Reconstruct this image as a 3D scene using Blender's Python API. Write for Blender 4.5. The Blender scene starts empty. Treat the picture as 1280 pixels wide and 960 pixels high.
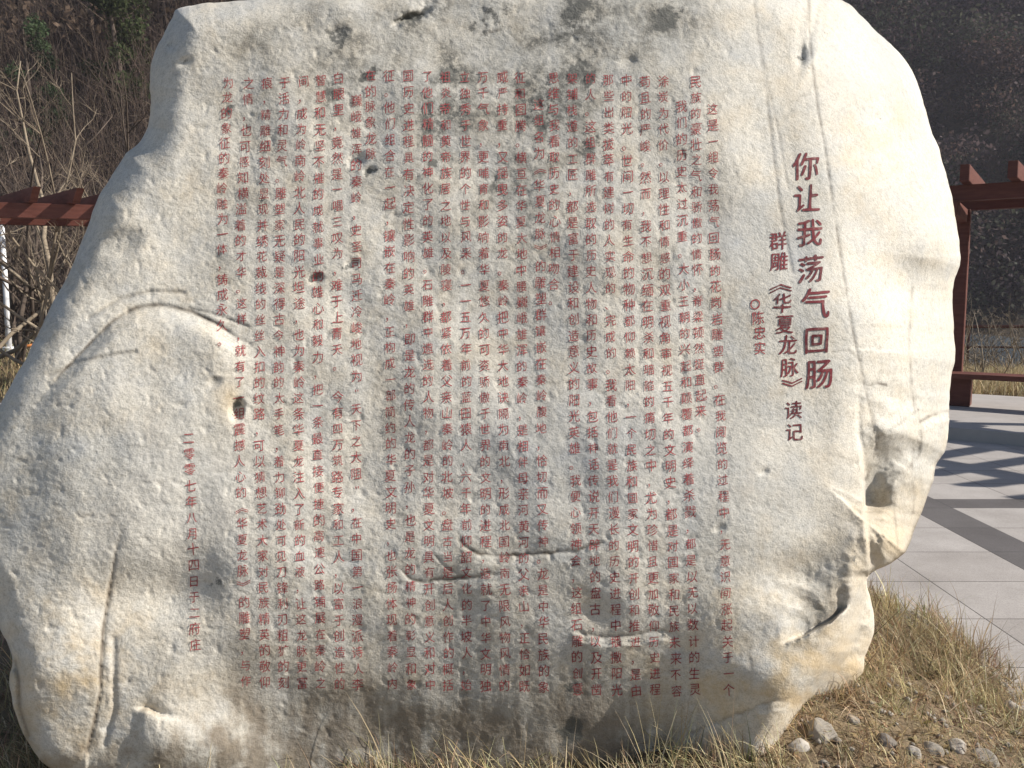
import bpy, bmesh, math, random
import numpy as np
from mathutils import Vector
from mathutils.geometry import tessellate_polygon

SC = bpy.context.scene
COL = SC.collection
R = math.radians

# ------------------------------------------------------------------ camera, sky, sun, exposure
EYE = 1.70
PITCH = math.atan(110 / 1066)
FPX = 1066.0
cam_d = bpy.data.cameras.new('camera'); cam = bpy.data.objects.new('camera', cam_d); COL.objects.link(cam)
cam_d.lens = 36 * FPX / 1280; cam_d.sensor_width = 36; cam_d.clip_start = 0.05; cam_d.clip_end = 1500
cam.location = (0, 0, EYE); cam.rotation_euler = (math.pi / 2 - PITCH, 0, 0)
SC.camera = cam

SUN = Vector((0.84, -0.10, 0.56)).normalized()
world = bpy.data.worlds.new('World'); SC.world = world; world.use_nodes = True
wn = world.node_tree
bg = wn.nodes['Background']; sky = wn.nodes.new('ShaderNodeTexSky')
sky.sky_type = 'NISHITA'; sky.sun_disc = False
sky.sun_elevation = math.asin(SUN.z); sky.sun_rotation = math.atan2(SUN.x, SUN.y)
wn.links.new(sky.outputs[0], bg.inputs['Color']); bg.inputs['Strength'].default_value = 0.075
sd = bpy.data.lights.new('sun', 'SUN'); so = bpy.data.objects.new('sun', sd); COL.objects.link(so)
sd.energy = 5.0; sd.angle = R(0.5); sd.color = (1.0, 0.945, 0.86)
so.rotation_euler = (-SUN).to_track_quat('-Z', 'Y').to_euler()
so.location = SUN * 60
SC.view_settings.view_transform = 'Standard'; SC.view_settings.look = 'None'
SC.view_settings.exposure = 0.62; SC.view_settings.gamma = 1
SC.render.engine = 'CYCLES'
SC.cycles.max_bounces = 6; SC.cycles.diffuse_bounces = 3

# ------------------------------------------------------------------ helpers
rng = np.random.default_rng(7)
random.seed(7)


def smooth(x, a, b):
    t = np.clip((x - a) / (b - a), 0, 1)
    return t * t * (3 - 2 * t)


def _hash(ix, iy, seed):
    h = (ix.astype(np.int64) * 374761393 + iy.astype(np.int64) * 668265263 + seed * 974634777) & 0xffffffff
    h = ((h ^ (h >> 13)) * 1274126177) & 0xffffffff
    h = h ^ (h >> 16)
    return (h & 0xffff) / 65536.0 * 2 * math.pi


def perlin(x, y, seed=0):
    x = np.asarray(x, float); y = np.asarray(y, float)
    ix = np.floor(x).astype(np.int64); iy = np.floor(y).astype(np.int64)
    fx = x - ix; fy = y - iy
    u = fx * fx * fx * (fx * (fx * 6 - 15) + 10); v = fy * fy * fy * (fy * (fy * 6 - 15) + 10)
    def g(a, b):
        t = _hash(ix + a, iy + b, seed)
        return np.cos(t) * (fx - a) + np.sin(t) * (fy - b)
    return ((g(0, 0) * (1 - u) + g(1, 0) * u) * (1 - v) + (g(0, 1) * (1 - u) + g(1, 1) * u) * v) * 1.5


def fbm(x, y, seed=0, octv=4, gain=0.5):
    s = 0; a = 1.0
    for k in range(octv):
        s = s + a * perlin(x * 2 ** k, y * 2 ** k, seed + k * 17); a *= gain
    return s


def mesh_np(name, V, F, mat=None, parent=None, loc=(0, 0, 0), smooth_sh=False, mats=None, mat_idx=None):
    """one mesh object from vertex and face arrays; V relative to loc"""
    me = bpy.data.meshes.new(name)
    V = np.asarray(V, float).reshape(-1, 3)
    if isinstance(F, np.ndarray):
        k = F.shape[1]; nf = len(F)
        me.vertices.add(len(V)); me.vertices.foreach_set('co', V.ravel())
        me.loops.add(nf * k); me.loops.foreach_set('vertex_index', F.ravel().astype(np.int32))
        me.polygons.add(nf); me.polygons.foreach_set('loop_start', np.arange(0, nf * k, k, dtype=np.int32))
        me.update(calc_edges=True)
    else:
        me.from_pydata(V.tolist(), [], F)
    me.validate()
    if smooth_sh:
        me.polygons.foreach_set('use_smooth', np.ones(len(me.polygons), bool))
    for m in (mats or ([mat] if mat else [])):
        me.materials.append(m)
    if mat_idx is not None:
        me.polygons.foreach_set('material_index', np.asarray(mat_idx, np.int32))
    o = bpy.data.objects.new(name, me); COL.objects.link(o)
    o.location = loc
    if parent: o.parent = parent
    return o


def attr_f(o, name, vals):
    a = o.data.attributes.new(name, 'FLOAT', 'POINT'); a.data.foreach_set('value', np.asarray(vals, np.float32))


def attr_c(o, name, cols):
    a = o.data.attributes.new(name, 'FLOAT_COLOR', 'POINT')
    c = np.ones((len(cols), 4), np.float32); c[:, :3] = cols
    a.data.foreach_set('color', c.ravel())


def tag(o, label=None, cat=None, group=None, kind=None):
    if label: o['label'] = label
    if cat: o['category'] = cat
    if group: o['group'] = group
    if kind: o['kind'] = kind
    return o


def empty(name, loc, label, cat, group=None, rz=0):
    o = bpy.data.objects.new(name, None); COL.objects.link(o); o.location = loc; o.rotation_euler = (0, 0, rz)
    o.empty_display_size = 0.2
    return tag(o, label, cat, group)


# ---- pixel (of the 1280 x 960 photograph) to ray from the camera position
CP, SP = math.cos(PITCH), math.sin(PITCH)


def rays(px, py):
    a = (np.asarray(px, float) - 640) / FPX; b = (480 - np.asarray(py, float)) / FPX
    return np.stack([a, CP + b * SP, -SP + b * CP], -1)


def at_y(px, py, Y):
    r = rays(px, py); t = Y / r[..., 1]
    p = r * t[..., None]; p[..., 2] += EYE
    return p


# ------------------------------------------------------------------ materials
def new_mat(name):
    m = bpy.data.materials.new(name); m.use_nodes = True
    nt = m.node_tree; b = nt.nodes['Principled BSDF']
    return m, nt, b


def N(nt, t, **kw):
    n = nt.nodes.new(t)
    for k, v in kw.items():
        if k in n.inputs: n.inputs[k].default_value = v
        else: setattr(n, k, v)
    return n


def ramp(nt, src, stops):
    r = nt.nodes.new('ShaderNodeValToRGB'); e = r.color_ramp.elements
    while len(e) < len(stops): e.new(0.5)
    for i, (p, c) in enumerate(stops):
        e[i].position = p; e[i].color = (*c, 1) if len(c) == 3 else c
    nt.links.new(src, r.inputs['Fac']); return r


def mixc(nt, fac, a, b, blend='MIX'):
    m = nt.nodes.new('ShaderNodeMix'); m.data_type = 'RGBA'; m.blend_type = blend
    def put(s, v):
        if isinstance(v, (int, float)): s.default_value = v
        elif isinstance(v, tuple): s.default_value = (*v, 1)
        else: nt.links.new(v, s)
    put(m.inputs[0], fac); put(m.inputs[6], a); put(m.inputs[7], b)
    return m.outputs[2]


def math_n(nt, op, a, b=None, clamp=False):
    m = nt.nodes.new('ShaderNodeMath'); m.operation = op; m.use_clamp = clamp
    for i, v in enumerate((a, b)):
        if v is None: continue
        if isinstance(v, (int, float)): m.inputs[i].default_value = v
        else: nt.links.new(v, m.inputs[i])
    return m.outputs[0]


def noise(nt, vec, scale, detail=4, rough=0.55):
    n = N(nt, 'ShaderNodeTexNoise', Scale=scale, Detail=detail, Roughness=rough)
    nt.links.new(vec, n.inputs['Vector']); return n.outputs['Fac']


def coords(nt, kind='Object'):
    return nt.nodes.new('ShaderNodeTexCoord').outputs[kind]


def attr(nt, name, out='Fac'):
    a = nt.nodes.new('ShaderNodeAttribute'); a.attribute_name = name; return a.outputs[out]


def bump(nt, b, h, strength, dist):
    n = N(nt, 'ShaderNodeBump', Strength=strength, Distance=dist)
    nt.links.new(h, n.inputs['Height']); nt.links.new(n.outputs[0], b.inputs['Normal'])


def simple_mat(name, c1, c2, scale=6, rough=0.8, bmp=0.3, bdist=0.01, bscale=None, stretch=None):
    m, nt, b = new_mat(name); v = coords(nt)
    if stretch:
        mp = nt.nodes.new('ShaderNodeMapping'); mp.inputs['Scale'].default_value = stretch
        nt.links.new(v, mp.inputs[0]); v = mp.outputs[0]
    n = noise(nt, v, scale, 6, 0.6)
    r = ramp(nt, n, [(0.3, c1), (0.7, c2)])
    nt.links.new(r.outputs[0], b.inputs['Base Color']); b.inputs['Roughness'].default_value = rough
    b.inputs['Specular IOR Level'].default_value = 0.25
    if bmp: bump(nt, b, noise(nt, v, bscale or scale * 5, 5), bmp, bdist)
    return m


def stone_mat():
    m, nt, b = new_mat('pale_marble'); v = coords(nt); L = nt.links.new
    big = noise(nt, v, 1.6, 5, 0.6); mid = noise(nt, v, 7, 6, 0.62); fine = noise(nt, v, 42, 5, 0.65); grain = noise(nt, v, 170, 3, 0.6)
    base = ramp(nt, big, [(0.30, (0.47, 0.452, 0.405)), (0.52, (0.575, 0.542, 0.475)), (0.72, (0.63, 0.585, 0.50))]).outputs[0]
    grey = ramp(nt, mid, [(0.47, (0, 0, 0)), (0.72, (1, 1, 1))]).outputs[0]
    c = mixc(nt, math_n(nt, 'MULTIPLY', grey, 0.55), base, (0.43, 0.435, 0.425))
    f = ramp(nt, fine, [(0.30, (0.78, 0.78, 0.77)), (0.52, (1, 1, 1)), (0.75, (1.07, 1.06, 1.04))]).outputs[0]
    c = mixc(nt, 1.0, c, f, 'MULTIPLY')
    g = ramp(nt, grain, [(0.32, (0.66, 0.65, 0.63)), (0.52, (1, 1, 1))]).outputs[0]
    c = mixc(nt, 0.8, c, g, 'MULTIPLY')
    c = mixc(nt, attr(nt, 'ochre'), c, (0.50, 0.37, 0.20))
    c = mixc(nt, attr(nt, 'bluegrey'), c, (0.42, 0.44, 0.46))
    gb = ramp(nt, noise(nt, v, 24, 8, 0.75), [(0.42, (0.18, 0.18, 0.18)), (0.56, (1, 1, 1))]).outputs[0]
    c = mixc(nt, math_n(nt, 'MULTIPLY', attr(nt, 'grime_shade'), gb, True), c, (0.125, 0.122, 0.108))
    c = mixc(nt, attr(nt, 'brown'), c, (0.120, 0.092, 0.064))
    # lichen breaks up into small dark patches
    li = attr(nt, 'lichen_pits')
    n1 = noise(nt, v, 34, 8, 0.72)
    thr = math_n(nt, 'SUBTRACT', 0.70, math_n(nt, 'MULTIPLY', li, 0.46))
    lm = math_n(nt, 'MULTIPLY', math_n(nt, 'SUBTRACT', n1, thr), 9.0, True)
    lm = math_n(nt, 'MULTIPLY', lm, 0.88)
    c = mixc(nt, lm, c, (0.105, 0.105, 0.095))
    c = mixc(nt, attr(nt, 'crack'), c, (0.10, 0.08, 0.06))
    L(c, b.inputs['Base Color']); b.inputs['Roughness'].default_value = 0.75; b.inputs['Specular IOR Level'].default_value = 0.3
    mp = nt.nodes.new('ShaderNodeMapping'); mp.inputs['Rotation'].default_value = (0, R(-32), 0); mp.inputs['Scale'].default_value = (0.8, 1, 1.1)
    L(v, mp.inputs[0]); chis = noise(nt, mp.outputs[0], 75, 4, 0.6)
    fine = math_n(nt, 'ADD', math_n(nt, 'MULTIPLY', fine, 0.7), math_n(nt, 'MULTIPLY', chis, 0.45))
    h = math_n(nt, 'ADD', math_n(nt, 'MULTIPLY', fine, 0.9), math_n(nt, 'MULTIPLY', grain, 0.28))
    bump(nt, b, h, 0.5, 0.010)
    return m


def paint_mat(name, c1, c2, wear):
    m, nt, b = new_mat(name); v = coords(nt)
    n = noise(nt, v, 9, 5, 0.6)
    c = ramp(nt, n, [(0.35, c1), (0.65, c2)]).outputs[0]
    w = ramp(nt, noise(nt, v, 60, 5, 0.7), [(0.5, (0, 0, 0)), (0.72, (1, 1, 1))]).outputs[0]
    c = mixc(nt, math_n(nt, 'MULTIPLY', w, wear), c, (0.50, 0.44, 0.38))
    nt.links.new(c, b.inputs['Base Color']); b.inputs['Roughness'].default_value = 0.7
    b.inputs['Specular IOR Level'].default_value = 0.2
    return m


def attr_mat(name, rough=0.8, trans=0.0, spec=0.2):
    m, nt, b = new_mat(name)
    c = attr(nt, 'tint', 'Color')
    nt.links.new(c, b.inputs['Base Color']); b.inputs['Roughness'].default_value = rough
    b.inputs['Specular IOR Level'].default_value = spec
    if trans:
        t = nt.nodes.new('ShaderNodeBsdfTranslucent'); nt.links.new(c, t.inputs[0])
        mx = nt.nodes.new('ShaderNodeMixShader'); mx.inputs[0].default_value = trans
        nt.links.new(b.outputs[0], mx.inputs[1]); nt.links.new(t.outputs[0], mx.inputs[2])
        nt.links.new(mx.outputs[0], nt.nodes['Material Output'].inputs[0])
    return m


def tile_mat(name, c1, c2, mortar):
    m, nt, b = new_mat(name); L = nt.links.new
    uv = coords(nt, 'UV'); v = coords(nt)
    br = N(nt, 'ShaderNodeTexBrick'); br.offset = 0; br.squash = 1
    L(uv, br.inputs['Vector'])
    br.inputs['Scale'].default_value = 1; br.inputs['Brick Width'].default_value = 0.69; br.inputs['Row Height'].default_value = 0.592
    br.inputs['Mortar Size'].default_value = 0.0045; br.inputs['Mortar Smooth'].default_value = 0.3; br.inputs['Bias'].default_value = 0
    br.inputs['Color1'].default_value = (*c1, 1); br.inputs['Color2'].default_value = (*c2, 1); br.inputs['Mortar'].default_value = (*mortar, 1)
    sp = ramp(nt, noise(nt, v, 160, 3, 0.7), [(0.35, (0.80, 0.80, 0.80)), (0.6, (1.08, 1.08, 1.08))]).outputs[0]
    bl = ramp(nt, noise(nt, v, 1.7, 5, 0.6), [(0.3, (0.76, 0.75, 0.73)), (0.65, (1.05, 1.05, 1.04))]).outputs[0]
    c = mixc(nt, 1.0, mixc(nt, 1.0, br.outputs['Color'], sp, 'MULTIPLY'), bl, 'MULTIPLY')
    L(c, b.inputs['Base Color']); b.inputs['Roughness'].default_value = 0.75; b.inputs['Specular IOR Level'].default_value = 0.3
    h = math_n(nt, 'ADD', math_n(nt, 'MULTIPLY', br.outputs['Fac'], -1.0), math_n(nt, 'MULTIPLY', noise(nt, v, 120, 3), 0.25))
    bump(nt, b, h, 0.5, 0.004)
    return m


M = {}
M['stone'] = stone_mat()
M['paint'] = paint_mat('faded_red_paint', (0.25, 0.030, 0.038), (0.33, 0.070, 0.072), 0.28)
M['paint_dark'] = paint_mat('dark_red_paint', (0.085, 0.012, 0.017), (0.18, 0.024, 0.032), 0.3)
M['tile'] = tile_mat('granite_tiles', (0.37, 0.34, 0.32), (0.41, 0.38, 0.36), (0.10, 0.09, 0.085))
M['band'] = tile_mat('dark_granite_band', (0.115, 0.105, 0.105), (0.13, 0.12, 0.118), (0.05, 0.05, 0.05))
M['step'] = simple_mat('step_granite', (0.32, 0.295, 0.275), (0.39, 0.36, 0.34), 3, 0.8, 0.2, 0.004, 120)
M['wood'] = simple_mat('red_brown_wood', (0.085, 0.029, 0.021), (0.145, 0.052, 0.038), 4, 0.6, 0.25, 0.004, 30, (1, 1, 6))
M['soil'] = simple_mat('soil', (0.13, 0.095, 0.06), (0.24, 0.185, 0.115), 8, 0.95, 0.8, 0.03, 40)
M['rock'] = simple_mat('rock', (0.19, 0.17, 0.145), (0.34, 0.305, 0.26), 9, 0.85, 0.5, 0.01, 60)
M['grass'] = attr_mat('dry_grass_blades', 0.75, 0.25)
M['leaf'] = attr_mat('foliage', 0.8, 0.4)
M['twig'] = attr_mat('twigs', 0.9)
M['bark'] = simple_mat('bark', (0.16, 0.125, 0.09), (0.31, 0.255, 0.19), 7, 0.9, 0.5, 0.01, 40)
M['bark_dark'] = simple_mat('dark_bark', (0.055, 0.042, 0.034), (0.13, 0.10, 0.08), 7, 0.9, 0.5, 0.01, 40)
M['white'] = simple_mat('white_paint', (0.62, 0.62, 0.64), (0.78, 0.78, 0.78), 5, 0.4, 0.1, 0.002, 30)
M['orange'] = simple_mat('orange_plastic', (0.50, 0.17, 0.05), (0.62, 0.26, 0.09), 3, 0.5, 0)
M['rail'] = simple_mat('rusty_rail', (0.10, 0.042, 0.03), (0.17, 0.08, 0.06), 6, 0.7, 0.2, 0.003, 40)


# ------------------------------------------------------------------ terrain and paving
PC = np.array([0.6, 3.2])          # centre of the curved pergola


def hgt(x, y):
    x = np.asarray(x, float); y = np.asarray(y, float)
    u = x / np.maximum(y, 4)
    w = smooth(u, -0.18, 0.16)                       # 0 on the left, 1 towards the river
    left = 0.10 * np.maximum(y - 20, 0) * smooth(y, 19, 24) + 0.72 * np.maximum(y - 27, 0)
    bank = -2.6 * smooth(y, 17, 27)
    right = bank + 1.02 * np.maximum(y - 78, 0) + 0.35 * np.maximum(x - 40, 0) * smooth(y, 30, 60)
    z = left * (1 - w) + right * w
    z = np.where(z > 40, 40 + 40 * np.tanh((z - 40) / 40), z)
    far = smooth(np.hypot(x - PC[0], y - PC[1]), 13.0, 18.0) * smooth(y, 9, 13)
    n = 0.9 * fbm(x * .06, y * .06, 3, 4) * smooth(y, 24, 50) * (1 + y * 0.02) + 0.10 * fbm(x * .5, y * .5, 9, 3)
    n = n * np.where((w > 0.5) & (y > 26) & (y < 80), 0.3, 1)
    return (z + n) * far


gx = np.concatenate([np.linspace(-160, -42, 50)[:-1], np.linspace(-42, 42, 170), np.linspace(42, 160, 50)[1:]])
gy = np.concatenate([np.linspace(-60, -6, 10)[:-1], np.linspace(-6, 60, 150), np.linspace(60, 210, 90)[1:]])
GX, GY = np.meshgrid(gx, gy)
GZ = hgt(GX, GY) - 0.012
V = np.stack([GX, GY, GZ], -1).reshape(-1, 3); nx, ny = len(gx), len(gy)
i, j = np.meshgrid(np.arange(nx - 1), np.arange(ny - 1))
a = (j * nx + i).ravel()
F = np.stack([a, a + 1, a + nx + 1, a + nx], -1)


def terrain_mat():
    m, nt, b = new_mat('terrain'); v = coords(nt)
    n1 = noise(nt, v, 0.35, 6, 0.65); n2 = noise(nt, v, 4, 6, 0.7)
    c1 = ramp(nt, n2, [(0.3, (0.06, 0.045, 0.032)), (0.55, (0.11, 0.085, 0.055)), (0.75, (0.20, 0.155, 0.095))]).outputs[0]
    c2 = ramp(nt, n2, [(0.3, (0.03, 0.025, 0.02)), (0.6, (0.06, 0.05, 0.035))]).outputs[0]
    f = ramp(nt, n1, [(0.4, (0, 0, 0)), (0.6, (1, 1, 1))]).outputs[0]
    c = mixc(nt, f, c1, c2)
    nt.links.new(c, b.inputs['Base Color']); b.inputs['Roughness'].default_value = 0.95
    b.inputs['Specular IOR Level'].default_value = 0.1
    bump(nt, b, n2, 0.8, 0.15)
    return m


tag(mesh_np('ground', V, F, terrain_mat(), smooth_sh=True), kind='structure')

# river beyond the square
def water_mat():
    m, nt, b = new_mat('river_water'); v = coords(nt)
    b.inputs['Base Color'].default_value = (0.10, 0.13, 0.16, 1); b.inputs['Roughness'].default_value = 0.12
    mp = nt.nodes.new('ShaderNodeMapping'); mp.inputs['Scale'].default_value = (0.35, 1, 1); nt.links.new(v, mp.inputs[0])
    bump(nt, b, noise(nt, mp.outputs[0], 2.5, 4), 0.35, 0.15)
    return m
tag(mesh_np('river', [(-6, 24, -1.75), (150, 24, -1.75), (150, 84, -1.75), (-6, 84, -1.75)], [(0, 1, 2, 3)], water_mat()), kind='structure')

# paving: one sheet cut into sections so that the joints start at the dark bands
def paving():
    xs = [(-14, 3.19, 't', 3.19 - 0.69 * 30), (3.19, 3.54, 'b', 3.19), (3.54, 12.5, 't', 3.54)]
    ys = [(-5, 6.72, 't', 6.72 - 0.592 * 30), (6.72, 7.02, 'b', 6.72), (7.02, 13.5, 't', 7.02)]
    V = []; F = []; UV = []; mi = []
    for x0, x1, kx, px in xs:
        for y0, y1, ky, py in ys:
            k = len(V)
            V += [(x0, y0, 0.004), (x1, y0, 0.004), (x1, y1, 0.004), (x0, y1, 0.004)]
            UV += [(x0 - px, y0 - py), (x1 - px, y0 - py), (x1 - px, y1 - py), (x0 - px, y1 - py)]
            F.append((k, k + 1, k + 2, k + 3)); mi.append(1 if 'b' in (kx, ky) else 0)
    o = mesh_np('pavement', V, F, mats=[M['tile'], M['band']], mat_idx=mi)
    uv = o.data.uv_layers.new(name='UVMap')
    for l in o.data.loops: uv.data[l.index].uv = UV[l.vertex_index]
    tag(o, kind='structure')
paving()


def pol(phi, r, z=0.0):
    return (PC[0] + r * math.sin(R(phi)), PC[1] + r * math.cos(R(phi)), z)


def arc_slab(name, p0, p1, r0, r1, z0, z1, mat, parent=None, loc=(0, 0, 0), n=40):
    V = []; F = []
    for k in range(n + 1):
        p = p0 + (p1 - p0) * k / n
        for r, z in ((r0, z0), (r1, z0), (r1, z1), (r0, z1)):
            q = pol(p, r, z); V.append((q[0] - loc[0], q[1] - loc[1], q[2] - loc[2]))
    for k in range(n):
        a = 4 * k; b = a + 4
        for e in range(4):
            F.append((a + e, a + (e + 1) % 4, b + (e + 1) % 4, b + e))
    F += [(3, 2, 1, 0), (4 * n, 4 * n + 1, 4 * n + 2, 4 * n + 3)]
    return mesh_np(name, V, F, mat, parent)


tag(arc_slab('stone_platform', -16, 118, 8.2, 12.3, -0.05, 0.15, M['step'], n=90), kind='structure')

# ------------------------------------------------------------------ pergolas
def box_np(c, ax, ay, az):
    """8 corners from centre and three half-axis vectors"""
    c, ax, ay, az = map(np.asarray, (c, ax, ay, az))
    s = [(-1, -1, -1), (1, -1, -1), (1, 1, -1), (-1, 1, -1), (-1, -1, 1), (1, -1, 1), (1, 1, 1), (-1, 1, 1)]
    return [tuple(c + a * ax + b * ay + d * az) for a, b, d in s], [(0, 3, 2, 1), (4, 5, 6, 7), (0, 1, 5, 4), (1, 2, 6, 5), (2, 3, 7, 6), (3, 0, 4, 7)]


def box_obj(name, c, ax, ay, az, mat, parent=None, bev=0.006, base=(0, 0, 0)):
    V, F = box_np(np.asarray(c, float) - np.asarray(base), ax, ay, az)
    bm = bmesh.new(); vs = [bm.verts.new(v) for v in V]
    for f in F: bm.faces.new([vs[k] for k in f])
    bmesh.ops.recalc_face_normals(bm, faces=bm.faces)
    if bev: bmesh.ops.bevel(bm, geom=list(bm.edges), offset=bev, segments=1, affect='EDGES')
    me = bpy.data.meshes.new(name); bm.to_mesh(me); bm.free(); me.materials.append(mat)
    o = bpy.data.objects.new(name, me); COL.objects.link(o)
    if parent: o.parent = parent
    return o


base = pol(45, 10.3, 0.15)
perg = empty('pergola', base, 'dark red timber pergola with bench, curving round the paving right of the inscribed boulder', 'pergola')
arc_slab('beam', 31.0, 112, 9.55, 9.70, 2.925, 3.125, M['wood'], perg, base, 60)
arc_slab('beam', 31.0, 112, 10.95, 11.10, 2.925, 3.125, M['wood'], perg, base, 60)
for k, ph in enumerate(np.arange(33.4, 111, 3.25)):
    rd = np.array(pol(ph, 1)) - np.array((*PC, 0)); tn = np.array([rd[1], -rd[0], 0])
    box_obj('rafter', pol(ph, 10.35, 3.232), rd * 1.17, tn * 0.055, np.array([0, 0, 0.104]), M['wood'], perg, 0.006, base)
for ph in (32.6, 52, 71.5, 91, 110):
    rd = np.array(pol(ph, 1)) - np.array((*PC, 0)); tn = np.array([rd[1], -rd[0], 0])
    box_obj('post', pol(ph, 10.86, 1.536), rd * 0.085, tn * 0.085, np.array([0, 0, 1.386]), M['wood'], perg, 0.008, base)
    box_obj('cross_beam', pol(ph, 10.325, 2.83), rd * 0.9, tn * 0.05, np.array([0, 0, 0.092]), M['wood'], perg, 0.006, base)
    box_obj('bench_support', pol(ph + 0.5, 10.60, 0.35), rd * 0.16, tn * 0.14, np.array([0, 0, 0.197]), M['wood'], perg, 0.006, base)
arc_slab('bench_seat', 32.2, 111, 10.30, 10.765, 0.55, 0.62, M['wood'], perg, base, 60)

# left pergola, straight, further back
lb = np.array((-7.6, 13.6, 0.0)); ld = np.array((0.955, 0.29, 0)); ld /= np.linalg.norm(ld); ln = np.array((ld[1], -ld[0], 0)); lr = np.array((0.45, -0.893, 0)); lt = np.array((0.893, 0.45, 0))
perg2 = empty('pergola', tuple(lb), 'dark red timber pergola with striped sunlit beams seen left of the inscribed boulder', 'pergola')
U = np.array((0, 0, 1.0))
for off, zz in ((0.0, 3.03), (-1.5, 3.03)):
    box_obj('beam', lb + ln * off + ld * -1.2 + U * zz, ld * 4.2, ln * 0.07, U * 0.115, M['wood'], perg2, 0.006, lb)
lr = np.array((0.70, -0.714, 0)); lt = np.array((0.714, 0.70, 0))
for k in range(19):                                   # tails cut back underneath
    ro = box_obj('rafter', lb + ld * (-5.4 + 0.60 * k) - lr * 0.72 + U * 3.252, lt * 0.055, lr * 1.25, U * 0.104, M['wood'], perg2, 0, lb)
    for v in ro.data.vertices:
        rel = np.array(v.co) - (ld * (-5.4 + 0.60 * k) - lr * 0.72 + U * 3.252)
        if rel @ lr > 1 and rel[2] < 0: v.co = Vector(np.array(v.co) - lr * 0.24)
for s in (-4.9, -2.1, 2.7):
    box_obj('post', lb + ld * s - ln * 0.75 + U * 1.40, ld * 0.085, ln * 0.085, U * 1.40, M['wood'], perg2, 0.008, lb)
    box_obj('cross_beam', lb + ld * s - ln * 0.75 + U * 2.85, ld * 0.05, ln * 1.0, U * 0.06, M['wood'], perg2, 0.006, lb)
box_obj('bench_seat', lb + ld * -3.5 - ln * 0.45 + U * 0.50, ld * 1.5, ln * 0.22, U * 0.035, M['wood'], perg2, 0.006, lb)
for s in (-4.6, -2.2):
    box_obj('bench_support', lb + ld * s - ln * 0.45 + U * 0.23, ld * 0.1, ln * 0.17, U * 0.23, M['wood'], perg2, 0.006, lb)


# ------------------------------------------------------------------ the boulder
def catmull(pts, n=6):
    P = np.array(pts, float); m = len(P); out = []
    for k in range(m):
        p0, p1, p2, p3 = P[(k - 1) % m], P[k], P[(k + 1) % m], P[(k + 2) % m]
        for t in np.arange(n) / n:
            out.append(0.5 * ((2 * p1) + (-p0 + p2) * t + (2 * p0 - 5 * p1 + 4 * p2 - p3) * t * t + (-p0 + 3 * p1 - 3 * p2 + p3) * t ** 3))
    return np.array(out)


OUT = [(216, 20), (222, 11), (250, 5), (285, 2), (330, -2), (400, -12), (520, -24), (640, -32), (760, -34), (880, -26), (960, -15), (1020, -7),
       (1052, 0), (1074, 17), (1097, 40), (1120, 62), (1137, 84), (1147, 105), (1155, 130), (1163, 158), (1173, 185), (1181, 212), (1188, 238),
       (1193, 265), (1198, 295), (1201, 318), (1198, 336), (1193, 352), (1191, 370), (1191, 395), (1193, 425), (1194, 450), (1190, 468),
       (1187, 490), (1187, 515), (1186, 540), (1182, 562), (1171, 580), (1167, 600), (1160, 618), (1152, 640), (1144, 660), (1134, 686),
       (1117, 702), (1097, 712), (1085, 722), (1086, 738), (1091, 760), (1093, 782), (1088, 804), (1081, 822), (1078, 840), (1062, 862),
       (1047, 876), (1020, 900), (985, 930), (950, 965), (880, 985), (700, 995), (500, 998), (300, 994), (150, 985), (70, 965), (42, 938),
       (24, 905), (14, 870), (12, 845), (16, 825), (8, 803), (0, 783), (-8, 745), (-30, 700), (-48, 640), (-40, 580), (-20, 540), (4, 498),
       (32, 448), (58, 395), (84, 345), (100, 308), (110, 282), (118, 258), (127, 240), (143, 215), (158, 192), (176, 176), (185, 158),
       (188, 130), (187, 108), (189, 80), (196, 60), (206, 40)]
OC = catmull(OUT, 6)
OC = OC + np.stack([fbm(OC[:, 0] / 19, OC[:, 1] / 19, 5, 3), fbm(OC[:, 0] / 19, OC[:, 1] / 19, 77, 3)], -1) * 1.1

STEP = 2.0
gxs = np.arange(-60, 1216, STEP); gys = np.arange(-44, 1008, STEP)
PX, PY = np.meshgrid(gxs, gys)


def seg_dist(px, py, poly, closed):
    P = np.asarray(poly, float)
    Q = np.roll(P, -1, 0) if closed else P[1:]
    A = P if closed else P[:-1]
    best = np.full(px.shape, 1e9); bx = np.zeros(px.shape); by = np.zeros(px.shape)
    for (ax, ay), (cx, cy) in zip(A, Q):
        dx, dy = cx - ax, cy - ay; L2 = dx * dx + dy * dy + 1e-9
        t = np.clip(((px - ax) * dx + (py - ay) * dy) / L2, 0, 1)
        qx = ax + t * dx; qy = ay + t * dy
        d = (px - qx) ** 2 + (py - qy) ** 2
        m = d < best
        best[m] = d[m]; bx[m] = qx[m]; by[m] = qy[m]
    return np.sqrt(best), bx, by


def inside(px, py, poly):
    P = np.asarray(poly); Q = np.roll(P, -1, 0); r = np.zeros(px.shape, bool)
    for (x0, y0), (x1, y1) in zip(P, Q):
        if y0 == y1: continue
        c = ((y0 > py) != (y1 > py)) & (px < (x1 - x0) * (py - y0) / (y1 - y0) + x0)
        r ^= c
    return r


D, NBX, NBY = seg_dist(PX, PY, OC, True)
INS = inside(PX, PY, OC)
D = np.where(INS, D, 0)


def ell(cx, cy, rx, ry, rot=0.0, p=1.0):
    c, s = math.cos(R(rot)), math.sin(R(rot))
    u = ((PX - cx) * c + (PY - cy) * s) / rx; v = (-(PX - cx) * s + (PY - cy) * c) / ry
    return np.exp(-(u * u + v * v) ** p)


WX = 9 * fbm(PX / 26, PY / 26, 91, 4, 0.65); WY = 7 * fbm(PX / 26, PY / 26, 95, 4, 0.65)


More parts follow.
